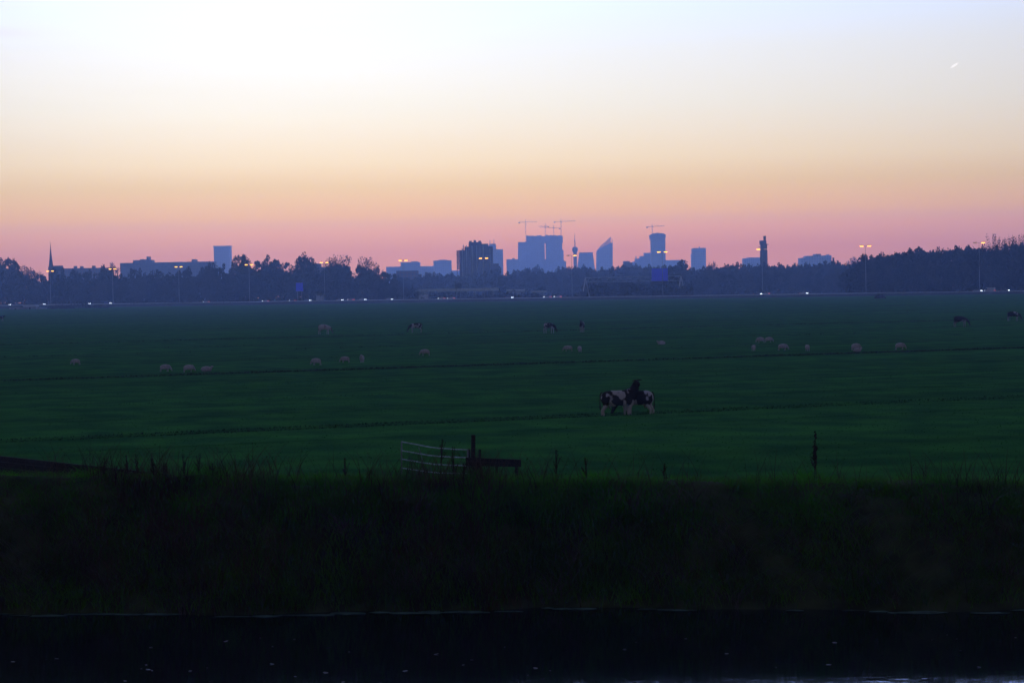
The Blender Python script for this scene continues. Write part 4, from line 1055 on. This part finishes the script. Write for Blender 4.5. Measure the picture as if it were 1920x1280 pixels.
# ------------------------------------------------------------------ trees
def crown_np(seed, kind):
    r = np.random.default_rng(seed)
    if kind == 'round': nl, w, z0, z1, leaves, fl = 44, .40, .14, .97, 3400, .030
    elif kind == 'tall': nl, w, z0, z1, leaves, fl = 40, .24, .12, .98, 2600, .027
    elif kind == 'airy': nl, w, z0, z1, leaves, fl = 40, .38, .30, .96, 900, .024
    else: nl, w, z0, z1, leaves, fl = 30, .34, .40, .96, 620, .020     # bare
    c = []
    while len(c) < nl:
        p = r.uniform(-1, 1, 3); rr = (p ** 2).sum()
        if .01 < rr < 1: c.append(p / rr ** .5 * r.uniform(.25, 1) ** .45)
    c = np.array(c); zz = (c[:, 2] + 1) / 2
    prof_ = np.sin(np.pi * np.clip(zz, .02, .98) ** .8) ** .5
    bx_ = (1.04 - c[:, 2] ** 2) ** (-.32 if kind != 'tall' else -.1)
    c = np.stack([c[:, 0] * w * bx_, c[:, 1] * w * bx_, z0 + (z1 - z0) * zz], -1)
    rad = r.uniform(.05, .12, nl) * (w / .38); c[:, 2] = np.minimum(c[:, 2], z1 - rad * .7)
    i = r.integers(0, nl, leaves); d = r.standard_normal((leaves, 3)); d /= np.linalg.norm(d, axis=1)[:, None]
    p = c[i] + d * (rad[i] * r.uniform(.2, 1.05, leaves) ** .5)[:, None]
    a = r.standard_normal((leaves, 3)); a /= np.linalg.norm(a, axis=1)[:, None]; b = np.cross(a, r.standard_normal((leaves, 3))); b /= np.linalg.norm(b, axis=1)[:, None]
    s = fl * r.uniform(.5, 1.1, leaves)[:, None]
    V = np.stack([p - a * s, p - b * s * .7, p + a * s, p + b * s * .7], 1).reshape(-1, 3)
    Q = np.arange(leaves * 4).reshape(-1, 4)
    return V, Q, c
def trunk_bm(c, kind, seed):
    rnd = random.Random(seed); bm = B(); tube(bm, (0, 0, -.02), (0, 0, .35), .022, .016, 7); tube(bm, (0, 0, .35), (.005, 0, .80), .016, .005, 6)
    for p in c[:26 if kind in ('airy', 'bare') else 14]:
        z = max(.12, p[2] * .55); tube(bm, (0, 0, z), tuple(p), .008 if kind != 'bare' else .006, .002, 5)
        if kind in ('bare', 'airy'):
            for k in range(6):
                q = Vector(p) + Vector([rnd.gauss(0, .05) for _ in range(3)]) + Vector((0, 0, .03)); st = Vector((0, 0, z)).lerp(Vector(p), rnd.uniform(.5, .95)); tube(bm, st, q, .0028, .001, 3)
    return bm
TREES = {}
for kind, cnt in (('round', 5), ('tall', 3), ('airy', 3), ('bare', 3)):
    TREES[kind] = []
    for k in range(cnt):
        V, Q_, c = crown_np(100 + k + hash(len(kind)) % 7 * 13, kind)
        cm_ = nmesh('crown', V, Q_, m_leaf if k % 2 == 0 else m_leaf2); bm = trunk_bm(c, kind, k); tm = bpy.data.meshes.new('trunk'); bm.to_mesh(tm); bm.free(); tm.materials.append(m_bark)
        TREES[kind].append((cm_, tm))
LM = [(p, '%s lamp from left' % ORD[i]) for i, (p, _) in enumerate(lamp_px)] + \
     [(415, 'capped white tower'), (561, 'small blue sign'), (1022, 'slit of the huge tower'), (1134, 'slanted tower'), (1189, 'stepped blue offices'), (1310, 'plain rectangular tower'),
      (1360, 'gap past the rectangular tower'), (1530, 'pale stepped block'), (1480, 'dip in the treeline'), (690, 'gap in the left treeline'), (1700, 'middle of the dark wood'), (1770, 'highest rise of the dark wood'), (30, 'left edge of the photo'), (160, 'chimneyed flat block'), (265, 'raised hazy block'), (800, 'end of the viaduct'), (650, 'plain dark flat block'), (1895, 'right edge of the photo'), (1562, 'tiny chimney'), (520, 'dome of trees between two gaps')]
used = {}
KN = {'round': 'dark tree', 'tall': 'narrow tree', 'airy': 'airy tree', 'bare': 'bare tree'}
ti = [0]
def tree(px, ytop, Y, wpx, kind='round', belt='left tree belt', label=None, base=1.2):
    x, zt = XZ(px, ytop, Y); H = (zt - base) / .985; wk = {'round': .98, 'tall': .56, 'airy': .95, 'bare': .82}[kind]
    sx = (wpx * (1.75 if kind != 'bare' else 1.15) * Y / FOC) / (wk)
    ti[0] += 1; cm_, tm = TREES[kind][ti[0] % len(TREES[kind])]
    if not label:
        lx, ln = min(LM, key=lambda q: abs(q[0] - px)); d = px - lx; rel = 'right under' if abs(d) < 5 else ('just left of' if d < 0 else 'just right of') if abs(d) < 22 else ('further left of' if d < 0 else 'further right of')
        if rel == 'right under': rel = 'in line with'
        label = '%s in %s, %s the %s' % (KN[kind], belt, rel, ln)
    used.setdefault(label, [])
    t = empty('tree', (x, Y, base), random.uniform(0, 6.28), (sx, sx, H), label=label, cat='tree', group='trees of the ' + belt)
    used[label].append(t)
    link(bpy.data.objects.new('crown', cm_), t); link(bpy.data.objects.new('trunk', tm), t)
random.seed(21)
LEFT = [(-12, 492), (2, 492, 30), (16, 490, 30), (31, 496, 26), (46, 502, 22, 'airy'), (58, 506, 22, 'airy'), (72, 513, 24), (92, 512, 22), (106, 508, 26), (119, 501, 26), (137, 510, 28), (158, 512, 26), (179, 511, 26), (196, 499, 26), (213, 497, 20, 'airy'), (232, 513, 28),
        (256, 509, 26), (276, 498, 28), (299, 511, 28), (320, 500, 26), (345, 507, 28), (368, 506, 26), (390, 493, 24), (411, 500, 24), (430, 500, 22), (445, 485, 24), (458, 483, 26), (472, 486, 22), (485, 495, 20, 'tall'), (496, 490, 24), (510, 483.5, 30), (526, 487, 26), (536, 498, 16, 'tall'),
        (553, 493, 20, 'airy'), (568, 481, 32), (584, 486, 22, 'airy'), (603, 498, 24), (619, 487, 24, 'airy'), (634, 481, 34, 'airy'), (648, 500, 24), (664, 512, 20), (676, 500, 22), (690, 485, 44), (706, 497, 26), (718, 509, 24), (731, 520, 22), (741, 531, 18)]
MIDF = [(755, 538, 22), (771, 538, 22), (790, 547, 14), (1105, 528, 22), (1120, 530, 22), (1138, 526, 24), (1156, 527, 22), (1174, 526, 24), (1194, 525, 24), (1214, 528, 22), (1236, 524, 24), (1258, 515, 26)]
MID = [(755, 519, 24), (775, 520, 20), (792, 516, 24), (808, 512, 24), (826, 514, 22), (843, 512, 22), (858, 516, 20), (874, 516, 22), (893, 513, 22), (912, 510, 22), (929, 502, 20), (942, 515, 20), (957, 510, 20), (973, 508, 22), (990, 505, 22), (1009, 506, 22),
       (1028, 508, 20), (1046, 506, 20), (1064, 502, 22), (1082, 500, 22), (1100, 498, 20), (1117, 504, 20), (1134, 502, 20), (1150, 501, 22), (1167, 498, 22), (1184, 497, 22), (1202, 497, 22), (1221, 497, 22), (1240, 499, 20), (1256, 499, 20)]
MIDB = [(1000, 497, 26), (985, 500, 22), (1052, 499, 20), (815, 518, 20)]
RIGHTM = [(1276, 488.5, 26), (1266, 496, 18), (1292, 500, 22), (1308, 503, 22), (1325, 500, 20), (1336, 489, 20, 'bare'), (1343, 500, 22), (1358, 495, 20), (1374, 493, 24), (1391, 497, 22), (1407, 496, 22), (1424, 495, 22), (1441, 495, 22), (1456, 494, 20), (1471, 498, 20), (1487, 495, 20), (1503, 495, 22),
          (1520, 493, 22), (1538, 491, 22), (1556, 490, 22), (1574, 490, 22), (1500, 515, 24), (1545, 520, 24), (1565, 512, 24), (1600, 482.5, 26, 'airy')]
RIGHT = [(1586, 511, 20), (1597, 500, 22), (1612, 486, 24), (1628, 481, 26), (1646, 479, 26), (1663, 478, 26), (1680, 474, 26), (1697, 471, 28), (1714, 468, 28), (1731, 469, 26), (1748, 469, 28), (1766, 467, 28), (1783, 464, 26), (1800, 467, 26), (1819, 463, 28), (1838, 464, 26), (1856, 464, 28), (1875, 463, 28), (1893, 461, 28), (1911, 458, 30), (1930, 458, 30),
         (1858, 441, 30, 'bare'), (1880, 449, 24, 'bare'), (1896, 441, 34, 'bare'), (1919, 443, 28, 'bare')]
def belt(lst, Yf, name, jit=25, dy=0):
    for q in lst:
        px, yt = q[0], q[1]; w = q[2] if len(q) > 2 else 28; kind = q[3] if len(q) > 3 else 'round'
        lab = None
        if (px, yt) == (690, 485): lab = 'big round airy tree standing apart, sky showing through its crown'; kind = 'airy'; w = 30
        if (px, yt) == (1276, 488.5): lab = 'domed dark tree rising right of the low wing of the stepped offices'
        if (px, yt) == (568, 481): lab = 'high rounded tree right of the narrow gap in the left treeline'
        if (px, yt) == (510, 483.5): lab = 'broad domed tree left of the narrow gap in the left treeline'
        if px in (92, 119, 179, 232, 276, 320, 368, 430, 472, 526, 603, 664, 706): continue
        if kind == 'bare' and px > 1800: lab = {1858: 'leftmost of the bare trees poking above the dark wood', 1880: 'lowest bare tree between the two tall bare ones above the dark wood', 1896: 'widest bare tree poking above the dark wood', 1919: 'bare tree above the dark wood cut by the right edge'}[px]
        if px == 1336: lab = 'small bare rounded tree on the horizon right of the rectangular tower'
        if px == 1600: lab = 'hazy airy tree beyond the left end of the dark wood'
        tree(px, yt + dy, Yf(px) + random.uniform(-jit, jit), w, kind, name, lab)
yl = lambda px: 1250 * 5293 / (5293 + px - 960)
belt(LEFT, lambda px: yl(px) + 130, 'left tree belt', 25, -6)
belt([(q[0] + 8, q[1] + 16, 26) for q in LEFT[::2] if q[0] < 735], lambda px: yl(px) + 75, 'front left belt', 10)
belt(MIDF, lambda px: yl(px) + 120, 'low growth', 10)
belt(MID, lambda px: 1950, 'middle treeline', 60, -2)
belt([(q[0] + 7, q[1] + 10, 24) for q in MID[::2]], lambda px: 1750, 'front middle treeline', 30)
belt(MIDB, lambda px: 2600, 'far pale trees', 30)
belt(RIGHTM, lambda px: 1600 if px != 1600 else 2500, 'right treeline', 40, -2)
belt([(q[0] + 7, q[1] + 14, 24) for q in RIGHTM[1:22:2]], lambda px: 1450, 'front right treeline', 30)
belt(RIGHT, lambda px: yl(px) + 70, 'dark wood', 12, -4)
belt([(q[0] + 8, q[1] + 20, 28) for q in RIGHT[2:21]], lambda px: yl(px) + 40, 'front dark wood', 6)
for lab, ts in used.items():
    if len(ts) > 1:
        for t in ts: t['group'] = 'look-alikes: ' + lab

# undergrowth masses filling below the crowns
def thicket(name, xs_, Yf, thick, zf, N, label, size=1.2, px0=0, px1=1920):
    px = RNG.uniform(px0, px1, N); Yv_ = np.array([Yf(p) for p in px]) + RNG.uniform(0, thick, N); X_ = (px - 960) / FOC * Yv_
    top = np.array([P(p, zf(p), float(y)).z for p, y in zip(px, Yv_)]) + RNG.normal(0, 1.0, N)
    zz = 1.0 + (top - 1.0) * RNG.uniform(0, 1, N) ** .8
    p = np.stack([X_, Yv_, zz], -1); a = RNG.standard_normal((N, 3)); a /= np.linalg.norm(a, axis=1)[:, None]; b = np.cross(a, RNG.standard_normal((N, 3))); b /= np.linalg.norm(b, axis=1)[:, None]
    s = size * RNG.uniform(.5, 1.2, N)[:, None]
    V = np.stack([p - a * s, p - b * s, p + a * s, p + b * s], 1).reshape(-1, 3)
    o = bpy.data.objects.new(name, nmesh(name, V, np.arange(N * 4).reshape(-1, 4), m_leaf)); link(o); tag(o, label=label, cat='undergrowth', kind='stuff')
lp = sorted([(q[0], q[1]) for q in LEFT]); mp_ = sorted([(q[0], q[1]) for q in MID]); rp = sorted([(q[0], q[1]) for q in RIGHTM if len(q) < 4 and q[1] < 505]); wp = sorted([(q[0], q[1]) for q in RIGHT if len(q) < 4])
thicket('undergrowth', 0, lambda p: yl(p) + 135, 25, lambda p: lin(p, lp) + 16, 26000, 'dense undergrowth filling the left tree belt', 1.3, -60, 742)
thicket('undergrowth', 0, lambda p: 1955, 40, lambda p: lin(p, mp_) + 7, 22000, 'dense undergrowth of the hazy middle treeline', 1.5, 735, 1270)
thicket('undergrowth', 0, lambda p: 1610, 30, lambda p: lin(p, rp) + 8, 16000, 'dense undergrowth of the right hand treeline', 1.3, 1255, 1600)
thicket('undergrowth', 0, lambda p: yl(p) + 72, 22, lambda p: lin(p, wp) + 7, 16000, 'dense undergrowth of the dark wood', 1.1, 1588, 1990)
thicket('scrub', 0, lambda p: 1400, 12, lambda p: 555 + 2 * math.sin(p * .13) + 2 * math.sin(p * .05), 9000, 'low scrub between motorway and viaduct', .9, 735, 1100)
thicket('scrub', 0, lambda p: yl(p) + 45, 12, lambda p: 541 + 4 * math.sin(p * .11), 9000, 'dark scrub behind the gantry', .9, 1100, 1300)
# dark bushes at the left end of the embankment and one on the field
def bush(px, ybot, w, h, Y, label):
    x = P(px, ybot, Y).x; N = 500; p = RNG.standard_normal((N, 3)); p /= np.linalg.norm(p, axis=1)[:, None]; p *= RNG.uniform(.5, 1, N)[:, None]
    p[:, 2] = np.abs(p[:, 2]) * h; p[:, 0] *= w / 2; p[:, 1] *= w / 2.5
    a = RNG.standard_normal((N, 3)) * .22; b = RNG.standard_normal((N, 3)) * .22
    V = np.stack([p - a, p - b, p + a, p + b], 1).reshape(-1, 3)
    z = float(field_z(np.array(x), np.array(float(Y)))); o = bpy.data.objects.new('bush', nmesh('bush', V, np.arange(N * 4).reshape(-1, 4), m_leaf)); link(o); o.location = (x, Y, z); tag(o, label=label, cat='bush', group='dark bushes at the field edge')
bush(150, 582, 15, 4.6, 1300, 'dark bush at the field edge midway between the first two lamps')
bush(108, 582, 14, 2.6, 1302, 'low dark bush at the field edge just right of the first lamp')
bush(190, 582, 12, 2.0, 1303, 'low flat bush at the field edge just left of the second lamp')
bush(128, 583, 8, 2.2, 1296, 'small bush between two larger ones at the field edge on the left')
bush(1650, 566, 5, 1.5, 900, 'small rusty dark bush out on the field before the dark wood')

# ------------------------------------------------------------------ haze
m_haze = bpy.data.materials.new('haze'); m_haze.use_nodes = True; n = m_haze.node_tree.nodes; n.clear()
vo = n.new('ShaderNodeVolumePrincipled'); vo.inputs['Color'].default_value = (0.38, 0.54, .89, 1); vo.inputs['Density'].default_value = 1.6e-4; vo.inputs['Anisotropy'].default_value = .75
out = n.new('ShaderNodeOutputMaterial'); m_haze.node_tree.links.new(vo.outputs[0], out.inputs['Volume'])
bm = B(); box(bm, -3400, 3400, -420, 5420, -5.5, 190); hz = obj('haze', bm, m_haze, kind='stuff'); hz['label'] = 'thin blue evening haze over the meadow and the city'; hz['category'] = 'haze'
